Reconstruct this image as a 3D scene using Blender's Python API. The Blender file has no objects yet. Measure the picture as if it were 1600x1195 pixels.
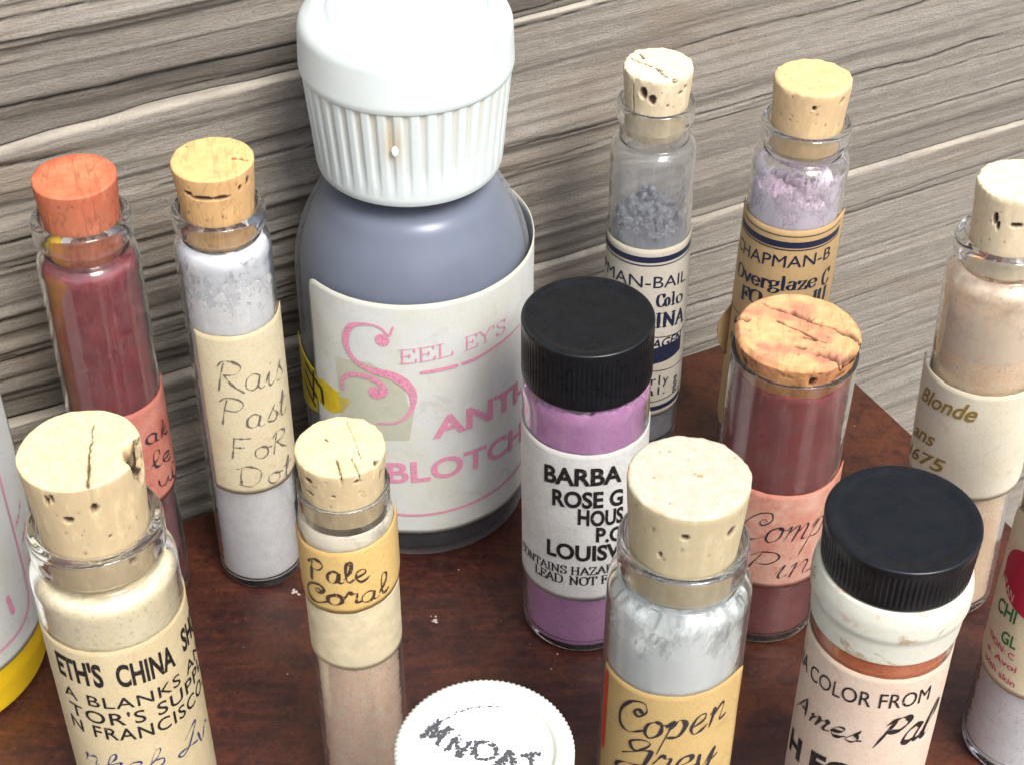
import bpy, bmesh, math, random
import numpy as np
from mathutils import Vector, Matrix
random.seed(7)
PI = math.pi
SC = bpy.context.scene
COL = SC.collection

# ------------------------------------------------------------------ camera
PITCH, DIST, LENS = math.radians(39.5), 24.0, 59.4
cam = bpy.data.cameras.new("camera")
cam.lens = LENS; cam.sensor_width = 36.0; cam.clip_start = 0.1; cam.clip_end = 2000
camo = bpy.data.objects.new("camera", cam)
COL.objects.link(camo)
camo.location = (0, -DIST*math.cos(PITCH), DIST*math.sin(PITCH))
camo.rotation_euler = (math.pi/2 - PITCH, 0, 0)
SC.camera = camo
CAMY = -DIST*math.cos(PITCH)

# ------------------------------------------------------------------ world, sun, exposure
SUN_EL, SUN_AZ = math.radians(53), math.radians(146)      # azimuth clockwise from +Y (behind the wall)
w = bpy.data.worlds.new("World"); SC.world = w; w.use_nodes = True
nt = w.node_tree; nt.nodes.clear()
sky = nt.nodes.new('ShaderNodeTexSky'); sky.sky_type = 'NISHITA'; sky.sun_disc = False
sky.sun_elevation = SUN_EL; sky.sun_rotation = SUN_AZ; sky.air_density = 1.0; sky.dust_density = 3.0; sky.ozone_density = 0.6
bg = nt.nodes.new('ShaderNodeBackground'); bg.inputs['Strength'].default_value = 0.13
wo = nt.nodes.new('ShaderNodeOutputWorld')
hs = nt.nodes.new('ShaderNodeHueSaturation'); hs.inputs['Saturation'].default_value = 0.42      # thin overcast
nt.links.new(sky.outputs[0], hs.inputs['Color']); nt.links.new(hs.outputs[0], bg.inputs[0]); nt.links.new(bg.outputs[0], wo.inputs[0])
sl = bpy.data.lights.new("sun", 'SUN'); sl.energy = 2.2; sl.angle = math.radians(22); sl.color = (1.0, 0.955, 0.88)
so = bpy.data.objects.new("sun", sl); COL.objects.link(so)
sd = Vector((math.sin(SUN_AZ)*math.cos(SUN_EL), math.cos(SUN_AZ)*math.cos(SUN_EL), math.sin(SUN_EL)))
so.rotation_euler = sd.to_track_quat('Z', 'Y').to_euler(); so.location = sd*40
SC.view_settings.view_transform = 'Standard'; SC.view_settings.look = 'None'
SC.view_settings.exposure = 0.90; SC.view_settings.gamma = 1.0; SC.view_settings.use_curve_mapping = False
SC.render.engine = 'CYCLES'
cy = SC.cycles
cy.max_bounces = 16; cy.transmission_bounces = 14; cy.transparent_max_bounces = 24; cy.diffuse_bounces = 4; cy.glossy_bounces = 6
cy.caustics_reflective = True; cy.caustics_refractive = True; cy.blur_glossy = 0.6
cy.use_denoising = True; cy.sample_clamp_indirect = 12

# ------------------------------------------------------------------ numpy noise
def _hash(i, j, k, seed):
    n = (i.astype(np.int64)*374761393 + j.astype(np.int64)*668265263 + k.astype(np.int64)*2147483647 + seed*974634777) & 0xffffffff
    n = ((n ^ (n >> 13))*1274126177) & 0xffffffff
    n = ((n ^ (n >> 16))*2246822519) & 0xffffffff
    return ((n ^ (n >> 15)) & 0xffff)/65535.0
def vnoise(x, y, z=0.0, seed=0):
    x, y, z = np.broadcast_arrays(np.asarray(x, float), np.asarray(y, float), np.asarray(z, float))
    xi, yi, zi = np.floor(x), np.floor(y), np.floor(z)
    fx, fy, fz = x-xi, y-yi, z-zi
    fx = fx*fx*(3-2*fx); fy = fy*fy*(3-2*fy); fz = fz*fz*(3-2*fz)
    o = 0
    for a in (0, 1):
        for b in (0, 1):
            for c in (0, 1):
                o = o + _hash(xi+a, yi+b, zi+c, seed)*(fx if a else 1-fx)*(fy if b else 1-fy)*(fz if c else 1-fz)
    return o*2-1
def fbm(x, y, z=0.0, seed=0, oct=3):
    o, a, f = 0, 1.0, 1.0
    for k in range(oct):
        o = o + a*vnoise(x*f, y*f, z*f, seed+k*17); a *= 0.5; f *= 2.03
    return o/1.75

# ------------------------------------------------------------------ object helpers
def tag(o, label=None, cat=None, group=None, kind=None):
    if label: o['label'] = label
    if cat: o['category'] = cat
    if group: o['group'] = group
    if kind: o['kind'] = kind
    return o
def thing(name, label, cat, loc=(0, 0, 0), group=None):
    o = bpy.data.objects.new(name, None); COL.objects.link(o); o.location = loc; o.empty_display_size = 0.2
    return tag(o, label, cat, group)
def link(name, me, mat, parent=None):
    o = bpy.data.objects.new(name, me); COL.objects.link(o)
    if mat is not None: me.materials.append(mat)
    if parent is not None: o.parent = parent
    return o
def mesh_np(name, V, F, attrs=None, smooth=True, mats=None):
    me = bpy.data.meshes.new(name)
    V = np.asarray(V, np.float32); F = np.asarray(F, np.int32)
    me.vertices.add(len(V)); me.vertices.foreach_set("co", V.ravel())
    k = F.shape[1]
    me.loops.add(F.size); me.loops.foreach_set("vertex_index", F.ravel())
    me.polygons.add(len(F)); me.polygons.foreach_set("loop_start", np.arange(0, F.size, k, dtype=np.int32))
    me.polygons.foreach_set("loop_total", np.full(len(F), k, np.int32))
    me.polygons.foreach_set("use_smooth", np.full(len(F), smooth, bool))
    for n, a in (attrs or {}).items():
        a = np.asarray(a, np.float32)
        if a.ndim == 1:
            me.attributes.new(n, 'FLOAT', 'POINT').data.foreach_set("value", a)
        else:
            me.attributes.new(n, 'FLOAT_VECTOR', 'POINT').data.foreach_set("vector", a.ravel())
    me.update(calc_edges=True); me.validate()
    return me
def grid_faces(nr, nc, wrap=False, base=0, flip=False):
    r = np.arange(nr-1)[:, None]; c = np.arange(nc if wrap else nc-1)[None, :]
    c2 = (c+1) % nc
    F = np.stack([base+r*nc+c, base+r*nc+c2, base+(r+1)*nc+c2, base+(r+1)*nc+c], -1).reshape(-1, 4)
    return F[:, ::-1] if flip else F

def prof(pts, n=5):
    """rounded profile: pts (r, z[, round]) -> dense list"""
    out = []
    for i, p in enumerate(pts):
        rd = p[2] if len(p) > 2 else 0
        if rd and 0 < i < len(pts)-1:
            P = np.array(p[:2], float); A = np.array(pts[i-1][:2], float); B = np.array(pts[i+1][:2], float)
            da, db = np.linalg.norm(A-P), np.linalg.norm(B-P)
            d = min(rd, da*0.49, db*0.49)
            a = P+(A-P)/da*d; b = P+(B-P)/db*d
            for k in range(n+1):
                t = k/n
                out.append(tuple((1-t)**2*a+2*t*(1-t)*P+t*t*b))
        else:
            out.append((p[0], p[1]))
    return out
def lathe(name, pts, seg=96, rfun=None, smooth=True, sharp=None):
    """closed surface of revolution, first/last points on the axis get collapsed"""
    pts = [(max(r, 0.0008), z) for r, z in pts]
    # support loops so that smooth shading keeps flats flat
    dense = [pts[0]]
    for a, b in zip(pts, pts[1:]):
        L = math.hypot(b[0]-a[0], b[1]-a[1])
        if L > 0.12:
            for t in (0.02/L, 0.5, 1-0.02/L):
                dense.append((a[0]+(b[0]-a[0])*t, a[1]+(b[1]-a[1])*t))
        dense.append(b)
    P = np.array(dense); th = np.arange(seg)/seg*2*PI
    R = P[:, 0][:, None]*np.ones(seg); Z = P[:, 1][:, None]*np.ones(seg)
    if rfun is not None: R = rfun(R, Z, th[None, :])
    V = np.stack([R*np.sin(th), -R*np.cos(th), Z], -1).reshape(-1, 3)
    F = grid_faces(len(P), seg, wrap=True)
    return mesh_np(name, V, F, smooth=smooth)

# ------------------------------------------------------------------ material helpers
class NB:
    def __init__(s, name):
        s.m = bpy.data.materials.new(name); s.m.use_nodes = True
        s.t = s.m.node_tree; s.t.nodes.clear()
        s.out = s.t.nodes.new('ShaderNodeOutputMaterial')
    def n(s, t, **kw):
        nd = s.t.nodes.new(t)
        for k, v in kw.items():
            if k.startswith('_'): setattr(nd, k[1:], v)
        return nd
    def l(s, a, b): s.t.links.new(a, b)
    def coord(s, kind='Object', scale=(1, 1, 1)):
        tc = s.n('ShaderNodeTexCoord'); mp = s.n('ShaderNodeMapping'); mp.inputs['Scale'].default_value = scale
        s.l(tc.outputs[kind], mp.inputs[0]); return mp.outputs[0]
    def attr(s, name, vec=False, scale=None):
        a = s.n('ShaderNodeAttribute'); a.attribute_name = name
        o = a.outputs['Vector' if vec else 'Fac']
        if scale:
            mp = s.n('ShaderNodeMapping'); mp.inputs['Scale'].default_value = scale; s.l(o, mp.inputs[0]); o = mp.outputs[0]
        return o
    def noise(s, vec, scale=5, detail=4, rough=0.55, dist=0.0):
        n = s.n('ShaderNodeTexNoise'); n.inputs['Scale'].default_value = scale; n.inputs['Detail'].default_value = detail
        n.inputs['Roughness'].default_value = rough; n.inputs['Distortion'].default_value = dist
        s.l(vec, n.inputs['Vector']); return n.outputs[0]
    def ramp(s, fac, stops, interp='LINEAR'):
        r = s.n('ShaderNodeValToRGB'); r.color_ramp.interpolation = interp
        el = r.color_ramp.elements
        while len(el) < len(stops): el.new(0.5)
        for e, (p, c) in zip(el, stops):
            e.position = p
            if not isinstance(c, (tuple, list)): c = (c, c, c)
            e.color = (*c[:3], 1)
        s.l(fac, r.inputs[0]); return r.outputs[0]
    def mix(s, fac, a, b, mode='MIX'):
        m = s.n('ShaderNodeMix'); m.data_type = 'RGBA'; m.blend_type = mode
        for sock, v in ((m.inputs[0], fac), (m.inputs[6], a), (m.inputs[7], b)):
            if isinstance(v, (int, float)): sock.default_value = v
            elif isinstance(v, (tuple, list)): sock.default_value = (*v[:3], 1)
            else: s.l(v, sock)
        return m.outputs[2]
    def math(s, op, a, b=0.0, c=None, clamp=False):
        m = s.n('ShaderNodeMath'); m.operation = op; m.use_clamp = clamp
        for i, v in enumerate((a, b, c)):
            if v is None: continue
            if isinstance(v, (int, float)): m.inputs[i].default_value = v
            else: s.l(v, m.inputs[i])
        return m.outputs[0]
    def bump(s, h, strength=0.3, dist=0.02):
        b = s.n('ShaderNodeBump'); b.inputs['Strength'].default_value = strength; b.inputs['Distance'].default_value = dist
        s.l(h, b.inputs['Height']); return b.outputs[0]
    def bsdf(s, color, rough=0.5, normal=None, out=True, **kw):
        p = s.n('ShaderNodeBsdfPrincipled')
        for nm, v in dict({'Base Color': color, 'Roughness': rough}, **kw).items():
            sk = p.inputs[nm]
            if isinstance(v, (int, float)): sk.default_value = v
            elif isinstance(v, (tuple, list)): sk.default_value = (*v[:3], 1) if sk.type == 'RGBA' else v
            else: s.l(v, sk)
        if normal is not None: s.l(normal, p.inputs['Normal'])
        if out: s.l(p.outputs[0], s.out.inputs[0])
        return p.outputs[0]
    def mixsh(s, fac, a, b, out=True):
        m = s.n('ShaderNodeMixShader')
        if isinstance(fac, (int, float)): m.inputs[0].default_value = fac
        else: s.l(fac, m.inputs[0])
        s.l(a, m.inputs[1]); s.l(b, m.inputs[2])
        if out: s.l(m.outputs[0], s.out.inputs[0])
        return m.outputs[0]

def m_wall():
    b = NB("weathered_wood")
    g = b.attr("grain"); t = b.attr("tone")
    uv = b.attr("uvw", True)
    f1 = b.noise(b.attr("uvw", True, (0.10, 5.2, 1)), 2.0, 8, 0.60, 0.0)
    f2 = b.noise(b.attr("uvw", True, (0.7, 17, 1)), 4.0, 5, 0.72, 0.0)
    f3 = b.noise(b.attr("uvw", True, (0.22, 0.55, 1)), 1.2, 4, 0.6, 0.5)
    f4 = b.noise(b.attr("uvw", True, (4, 8, 1)), 5.0, 5, 0.75)
    f5 = b.noise(b.attr("uvw", True, (1.2, 3.2, 1)), 3.0, 5, 0.7, 0.3)
    c = b.ramp(f1, [(0.28, (0.215, 0.187, 0.155)), (0.45, (0.285, 0.257, 0.222)), (0.60, (0.335, 0.307, 0.27)), (0.78, (0.42, 0.392, 0.35))])
    c = b.mix(b.ramp(f2, [(0.45, 0.0), (0.75, 0.4)]), c, (0.42, 0.375, 0.31))
    c = b.mix(b.ramp(f2, [(0.28, 0.5), (0.40, 0.0)]), c, (0.14, 0.12, 0.10))
    c = b.mix(b.ramp(f5, [(0.30, 0.5), (0.46, 0.0)]), c, (0.175, 0.145, 0.12))
    c = b.mix(b.ramp(f5, [(0.54, 0.0), (0.72, 0.45)]), c, (0.45, 0.41, 0.345))
    c = b.mix(b.ramp(f3, [(0.54, 0.0), (0.70, 0.5)]), c, (0.25, 0.175, 0.115))
    c = b.mix(b.ramp(f3, [(0.26, 0.4), (0.40, 0.0)]), c, (0.25, 0.23, 0.22))
    c = b.mix(b.ramp(f4, [(0.34, 0.55), (0.50, 0.0)]), c, (0.16, 0.13, 0.105))
    c = b.mix(b.math('SUBTRACT', 1.0, g), c, (0.05, 0.038, 0.03))
    c = b.mix(t, c, (0.56, 0.51, 0.43))
    bm = b.bump(b.math('ADD', b.math('MULTIPLY', f4, 1.3), b.math('ADD', f1, b.math('MULTIPLY', f2, 0.9))), 0.75, 0.045)
    b.bsdf(c, 0.85, bm)
    return b.m
def m_slab():
    b = NB("dark_stained_wood")
    v = b.coord(); v2 = b.coord(scale=(1, 1, 1))
    ma = b.n('ShaderNodeMapping'); ma.inputs['Rotation'].default_value = (0, 0, math.radians(-30)); ma.inputs['Scale'].default_value = (0.5, 3.2, 1)
    b.l(v, ma.inputs[0])
    a = b.noise(v, 0.55, 3, 0.6); g = b.noise(ma.outputs[0], 2.2, 7, 0.72, 0.5); s = b.noise(v, 16, 4, 0.75)
    s0 = b.noise(v, 3.2, 6, 0.75, 0.3); s1 = b.noise(v, 7, 5, 0.75, 0.2)
    c = b.ramp(g, [(0.30, (0.022, 0.0075, 0.0065)), (0.48, (0.046, 0.0135, 0.010)), (0.62, (0.082, 0.023, 0.013)), (0.80, (0.13, 0.038, 0.018))])
    c = b.mix(b.ramp(a, [(0.42, 0.0), (0.66, 0.8)]), c, (0.105, 0.032, 0.013))
    c = b.mix(b.ramp(s0, [(0.36, 0.7), (0.52, 0.0)]), c, (0.016, 0.007, 0.008))
    c = b.mix(b.ramp(s1, [(0.54, 0.0), (0.72, 0.6)]), c, (0.125, 0.040, 0.018))
    c = b.mix(b.ramp(s, [(0.33, 0.55), (0.5, 0.0)]), c, (0.010, 0.005, 0.006))
    c = b.mix(b.ramp(s, [(0.60, 0.0), (0.78, 0.6)]), c, (0.15, 0.055, 0.025))
    # orange ring left on the stain where something once stood
    d = b.n('ShaderNodeVectorMath'); d.operation = 'DISTANCE'; d.inputs[1].default_value = (2.0, -5.75, 0); b.l(v, d.inputs[0])
    ring = b.ramp(b.math('ADD', d.outputs['Value'], b.math('MULTIPLY', b.noise(v, 3, 2), 0.25)), [(0.55, 0.75), (0.86, 0.55), (0.95, 0.0)])
    c = b.mix(ring, c, (0.15, 0.043, 0.014))
    r = b.math('ADD', b.math('MULTIPLY', s1, 0.55), 0.10)
    sp = b.noise(v, 48, 2, 0.5)
    c = b.mix(b.ramp(sp, [(0.72, 0.0), (0.79, 0.4)]), c, (0.32, 0.24, 0.21))
    bm = b.bump(b.math('ADD', g, b.math('MULTIPLY', s, 0.6)), 0.4, 0.02)
    b.bsdf(c, r, bm, **{'Specular IOR Level': 0.45})
    return b.m
def m_cork(name, top, side, red=(0.62, 0.09, 0.04), grain=0.5):
    b = NB(name)
    v = b.coord(scale=(1, 1, 0.35)); vo = b.coord()
    mp = b.n('ShaderNodeMapping'); mp.inputs['Scale'].default_value = (3.4, 0.5, 0.7); mp.inputs['Rotation'].default_value = (0, 0, 0.15); b.l(vo, mp.inputs[0])
    n1 = b.noise(v, 9, 5, 0.65); n2 = b.noise(vo, 34, 5, 0.8); n3 = b.noise(mp.outputs[0], 1.4, 3, 0.6, 0.3)
    z = b.attr("istop")
    c = b.mix(z, side, top)
    c = b.mix(b.ramp(n1, [(0.35, 0.35), (0.6, 0.0)]), c, tuple(x*0.7 for x in side))
    c = b.mix(b.ramp(n1, [(0.55, 0.0), (0.8, 0.45)]), c, tuple(min(1, x*1.25) for x in top))
    c = b.mix(b.ramp(n3, [(0.475, 0.0), (0.50, grain), (0.525, 0.0)]), c, tuple(x*0.5 for x in side))
    c = b.mix(b.ramp(n2, [(0.22, 0.6), (0.33, 0.0)]), c, tuple(x*0.55 for x in side))
    c = b.mix(b.attr("stain"), c, red)
    c = b.mix(b.attr("pit"), c, (0.045, 0.02, 0.012))
    bm = b.bump(b.math('ADD', n1, b.math('MULTIPLY', n2, 0.4)), 0.16, 0.015)
    b.bsdf(c, 0.75, bm, **{'Subsurface Weight': 0.0})
    return b.m
def m_glass(name="clear_glass", col=(0.995, 1.0, 0.998), rough=0.0):
    b = NB(name)
    sm = b.noise(b.coord(), 3.5, 3, 0.6)
    bm = b.bump(sm, 0.08, 0.03)
    g = b.bsdf(col, rough, bm, out=False, **{'Transmission Weight': 1.0, 'IOR': 1.47})
    lw = b.n('ShaderNodeLayerWeight'); lw.inputs[0].default_value = 0.25
    dust = b.ramp(b.noise(b.coord(), 5, 6, 0.7), [(0.45, 0.004), (0.80, 0.05)])
    f = b.math('ADD', dust, b.math('MULTIPLY', b.math('POWER', lw.outputs['Facing'], 2.0), 0.11))
    d = b.n('ShaderNodeBsdfDiffuse'); d.inputs[0].default_value = (0.66, 0.68, 0.66, 1)
    b.mixsh(f, g, d.outputs[0])
    return b.m
def m_powder(name, c1, c2, scale=7, rough=0.95, lo=0.35, hi=0.65, bump=0.6, dark=None):
    b = NB(name); v = b.coord()
    n = b.noise(v, scale, 6, 0.72); n2 = b.noise(v, scale*7, 3, 0.6)
    c = b.mix(b.ramp(n, [(lo, 0.0), (hi, 1.0)]), c1, c2)
    c = b.mix(b.ramp(n2, [(0.30, 0.6), (0.45, 0.0)]), c, dark or tuple(x*0.6 for x in c1))
    b.bsdf(c, rough, b.bump(b.math('ADD', n2, n), bump, 0.03))
    return b.m
def m_film(name, col, lo, hi, scale=4, amax=0.85, zlo=None, zhi=None):
    """dust clinging to the inside of the glass, patchy"""
    b = NB(name); v = b.coord(scale=(1, 1, 0.7))
    n = b.noise(v, scale, 6, 0.7, 0.3)
    f = n
    if zlo is not None:
        sx = b.n('ShaderNodeSeparateXYZ'); tc = b.n('ShaderNodeTexCoord'); b.l(tc.outputs['Object'], sx.inputs[0])
        mr = b.n('ShaderNodeMapRange'); mr.inputs[1].default_value = zlo; mr.inputs[2].default_value = zhi
        mr.inputs[3].default_value = 0.3; mr.inputs[4].default_value = -0.3; b.l(sx.outputs[2], mr.inputs[0])
        f = b.math('ADD', n, mr.outputs[0])
    a = b.ramp(f, [(lo, 0.0), (hi, amax)])
    d = b.n('ShaderNodeBsdfDiffuse'); d.inputs[0].default_value = (*col, 1)
    t = b.n('ShaderNodeBsdfTransparent')
    b.mixsh(a, t.outputs[0], d.outputs[0])
    return b.m
def m_paper(name, c, stain, rough=0.65, amt=0.5, scale=2.2, speck=0.35):
    b = NB(name); v = b.coord()
    n = b.noise(v, scale, 5, 0.65); n2 = b.noise(v, 40, 3, 0.65); e = b.attr("edge")
    col = b.mix(b.ramp(n, [(0.42, 0.0), (0.72, amt)]), c, stain)
    n4 = b.noise(v, scale*3.2, 6, 0.7, 0.8)
    col = b.mix(b.ramp(n4, [(0.56, 0.0), (0.68, 0.38), (0.74, 0.15)]), col, tuple(x*0.72 for x in stain))
    col = b.mix(b.ramp(n2, [(0.3, speck), (0.5, 0.0)]), col, tuple(x*0.66 for x in stain))
    col = b.mix(b.math('MULTIPLY', e, 0.8), col, tuple(x*0.8 for x in stain))
    b.bsdf(col, rough, b.bump(b.math('ADD', n2, n), 0.22, 0.012), **{'Specular IOR Level': 0.35})
    return b.m
def m_ink(name, col, rough=0.5, wear=0.3, scale=30):
    b = NB(name); v = b.coord()
    n = b.noise(v, scale, 3, 0.7)
    a = b.ramp(n, [(wear, 0.15), (wear+0.10, 1.0)])
    d = b.bsdf(col, rough, out=False); t = b.n('ShaderNodeBsdfTransparent')
    b.mixsh(a, t.outputs[0], d)
    return b.m
def m_plain(name, col, rough=0.4, var=0.12, scale=5, bump=0.1, **kw):
    b = NB(name); v = b.coord(); n = b.noise(v, scale, 5, 0.65); n2 = b.noise(v, scale*9, 2, 0.6)
    c = b.mix(b.ramp(n, [(0.35, 0.0), (0.7, 1.0)]), tuple(x*(1-var) for x in col), tuple(min(1, x*(1+var)) for x in col))
    r = b.math('ADD', b.math('MULTIPLY', n, 0.15), rough-0.07)
    b.bsdf(c, r, b.bump(b.math('ADD', n, b.math('MULTIPLY', n2, 0.3)), bump, 0.02), **kw)
    return b.m

GLASS = m_glass()
# ------------------------------------------------------------------ the setting: wall, slab, ground
ang = math.radians(27)
UD = Vector((math.cos(ang), math.sin(ang), 0)); WN = Vector((math.sin(ang), -math.cos(ang), 0))
W0 = Vector((3.14, 0.965, 0)) - WN*0.8

def wall_height(u, v, z0, z1, seed):
    """out-of-wall distance of the weathered face, plus colour attributes"""
    left = 1/(1+np.exp((u+2.0)/1.8))                    # grooves are deeper on the left
    wob = 0.07*vnoise(u*0.16, v*0.35, seed=3) + 0.015*vnoise(u*0.9, v*1.1, seed=5)
    vv = v + wob*1.3
    h = 0.05*vnoise(u*0.08, v*1.1, seed=11)
    # growth-ring ridges: leaning out going down, then an abrupt undercut
    for sp, am, sd in ((0.93, 0.10, 21), (0.47, 0.065, 31), (0.19, 0.026, 41)):
        ph = vv/sp + 0.35*vnoise(u*0.07, v*0.5/sp, seed=sd) + 0.06*vnoise(u*0.5, v/sp, seed=sd+1) + 0.02*vnoise(u*4, v*5, seed=sd+4)
        fr = ph-np.floor(ph)
        saw = np.where(fr > 0.16, (1-fr)/0.84, fr/0.16)
        st = np.clip(0.55+0.8*vnoise(u*0.08, np.floor(ph)*3.7, seed=sd+2), 0, 1.2)
        h = h + am*saw*st*((0.34 if sp > 0.9 else 0.20)+(0.9 if sp > 0.3 else 0.7)*left)
    ph0 = vv/0.93 + 0.55*vnoise(u*0.09, v*0.7/0.93, seed=21) + 0.12*vnoise(u*0.5, v/0.93, seed=22)
    # fibres and checks
    h = h + (0.5+0.5*left)*(0.016*vnoise(u*0.4, v*8, seed=51) + 0.008*vnoise(u*0.9, v*20, seed=52)) + 0.004*vnoise(u*2.2, v*40, seed=53)
    chk = 0*u
    for k1, dw, msk, sd in ((1.15, 0.020, 0.10, 61), (2.9, 0.030, -0.12, 65), (5.3, 0.045, -0.25, 69)):
        p = vv*k1 + 0.40*vnoise(u*0.07, v*0.35*k1, seed=sd) + 0.028*k1*vnoise(u*1.1, v*1.5, seed=sd+1) + 0.010*k1*vnoise(u*6, v*3, seed=sd+2)
        dst = np.abs(p-np.round(p))
        m_ = np.clip((vnoise(u*0.30, np.round(p)*5.3, seed=sd+3)+msk-0.22*(1-left)*(k1 > 2)-0.08)*3.0, 0, 1)
        chk = np.maximum(chk, np.exp(-(dst/dw)**2)*m_*(1.0 if k1 < 2 else 0.8))
    h = h - 0.055*chk
    # bottom recess of the board, then the ledge of the next one
    d = v - z0 + 0.6*wob
    rec = (0.45+0.55*left)/(1+np.exp((d-0.42)/0.03)) if z0 > 0 else 0*d
    h = h - 0.12*rec*np.clip(0.62+0.7*vnoise(u*0.28, z0*3.1, seed=77)+0.25*vnoise(u*1.7, z0, seed=78), 0.1, 1.2)
    on = 1.0 if 0 < z1 < 8 else 0.0
    led = on*np.exp(-((z1-v)/0.055)**2)
    h = h + 0.03*led*(0.6+0.6*vnoise(u*0.6, z1, seed=79))
    h = h - 0.12*on*np.clip(1-(z1-v)/(0.02+0.05*np.clip(0.4+vnoise(u*1.1, z1, seed=80)+0.5*vnoise(u*6, z1, seed=81), 0, 1.4)), 0, 1)
    tone = on*np.clip(np.exp(-((z1-v-0.03)/0.032)**2)*(0.34+0.5*(u < -2)+0.45*vnoise(u*0.35, z1*7.3, seed=71)+0.3*vnoise(u*2.0, v*6, seed=75)-0.3*(u > -1)*(z1 > 4)), 0, 0.8)  # ledge edges painted paler, as light from above catches them
    tone = np.maximum(tone, np.clip(vnoise(u*0.4, v*5.5, seed=72)-0.6, 0, 1)*0.8)
    grain = 1-np.clip(0.98*chk + 0.35*rec + 0.25*left*np.clip(vnoise(u*0.25, v*1.7, seed=73)*1.4, 0, 1), 0, 1)
    return h, tone, grain

M_WALL = m_wall()
wall = thing("wooden_wall", "weathered grey wooden wall with long grooved grain behind all the bottles", "wall", tuple(W0))
zs = [12.0, 8.9, 5.50, 1.72, -2.35, -6.1, -9.5]
uu = np.concatenate([np.arange(-26, -11.2, 0.5), np.arange(-11.2, 9.3, 0.085), np.arange(9.3, 26, 0.5)])
for i in range(6):
    z1, z0 = zs[i], zs[i+1]
    fine = 0 < i < 5 or True
    step = 0.06 if i in (0, 5) else 0.023
    vv = np.unique(np.concatenate([np.arange(z0, z1, step), [z1-0.012, z1-0.004, z1]]))
    U, Vv = np.meshgrid(uu, vv)
    h, tone, gr = wall_height(U, Vv, z0, z1, i)
    X = U*UD.x + h*WN.x; Y = U*UD.y + h*WN.y
    n0 = U.size
    V = np.stack([X, Y, Vv], -1).reshape(-1, 3)
    # solid back
    nc, nr = len(uu), len(vv)
    F = grid_faces(nr, nc)
    per = np.concatenate([np.arange(nc), np.arange(1, nr)*nc+nc-1, (nr-1)*nc+np.arange(nc-2, -1, -1), np.arange(nr-2, 0, -1)*nc])
    back = V[per].copy()
    hh = h.reshape(-1)[per]
    back[:, 0] -= (hh+0.9)*WN.x; back[:, 1] -= (hh+0.9)*WN.y
    m = len(per); idx = np.arange(m); nx = (idx+1) % m
    F2 = np.stack([per[nx], per[idx], n0+idx, n0+nx], -1)
    cs = [n0, n0+nc-1, n0+nc-1+nr-1, n0+2*(nc-1)+nr-1]
    F3 = np.array([[cs[0], cs[3], cs[2], cs[1]]])
    V = np.concatenate([V, back])
    uvw = np.stack([U+i*13.7, Vv+i*2.2, 0*U+i], -1).reshape(-1, 3)
    A = {"grain": np.concatenate([gr.ravel(), np.ones(m)*.5]), "tone": np.concatenate([tone.ravel(), np.zeros(m)]),
         "uvw": np.concatenate([uvw, uvw[per]])}
    me = mesh_np("board", V, np.concatenate([F, F2, F3]), A)
    link("board", me, M_WALL, wall)

def box(name, x0, x1, y0, y1, z0, z1, mat, parent=None, bev=0.0, rot=0):
    bm = bmesh.new(); bmesh.ops.create_cube(bm, size=1)
    for v in bm.verts:
        v.co = Vector(((x0+x1)/2+(x1-x0)*v.co.x, (y0+y1)/2+(y1-y0)*v.co.y, (z0+z1)/2+(z1-z0)*v.co.z))
    if bev: bmesh.ops.bevel(bm, geom=bm.edges[:], offset=bev, segments=3, affect='EDGES')
    me = bpy.data.meshes.new(name); bm.to_mesh(me); bm.free()
    return link(name, me, mat, parent)
M_SLAB = m_slab()
ground = box("ground", -60, 60, -60, 40, -10.2, -9.5, m_plain("grey_ground", (0.20, 0.18, 0.16), 0.85, 0.3, 0.5, 0.5))
tag(ground, "plain grey ground far below the wooden slab", kind='structure')
# slab polygon (world XY): left back, right back corner, right front, left front
slab = thing("wooden_slab", "dark reddish brown stained wooden slab the bottles stand on", "wooden slab")
def slab_mesh():
    bm = bmesh.new()
    c = [(-15.5, -8.45), (4.15, 1.46), (11.4, -12.2), (4.6, -22.0), (-9.5, -22.0), (-16.5, -16)]
    c[1:2] = [(4.02, 1.40), (4.16, 1.38), (4.26, 1.22)]
    vs = [bm.verts.new((x, y, 0)) for x, y in c]
    f = bm.faces.new(vs)
    if f.normal.z < 0: f.normal_flip()
    r = bmesh.ops.extrude_face_region(bm, geom=[f])
    for v in [e for e in r['geom'] if isinstance(e, bmesh.types.BMVert)]: v.co.z -= 0.9
    bmesh.ops.recalc_face_normals(bm, faces=bm.faces)
    bmesh.ops.bevel(bm, geom=[e for e in bm.edges if all(abs(v.co.z) < 1e-4 for v in e.verts)], offset=0.045, segments=3, affect='EDGES')
    me = bpy.data.meshes.new("slab_top"); bm.to_mesh(me); bm.free(); return me
link("slab_top", slab_mesh(), M_SLAB, slab)
box("slab_pedestal", -6, 3.5, -16, -4.5, -9.49, -0.903, M_SLAB, slab, 0.05)

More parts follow.
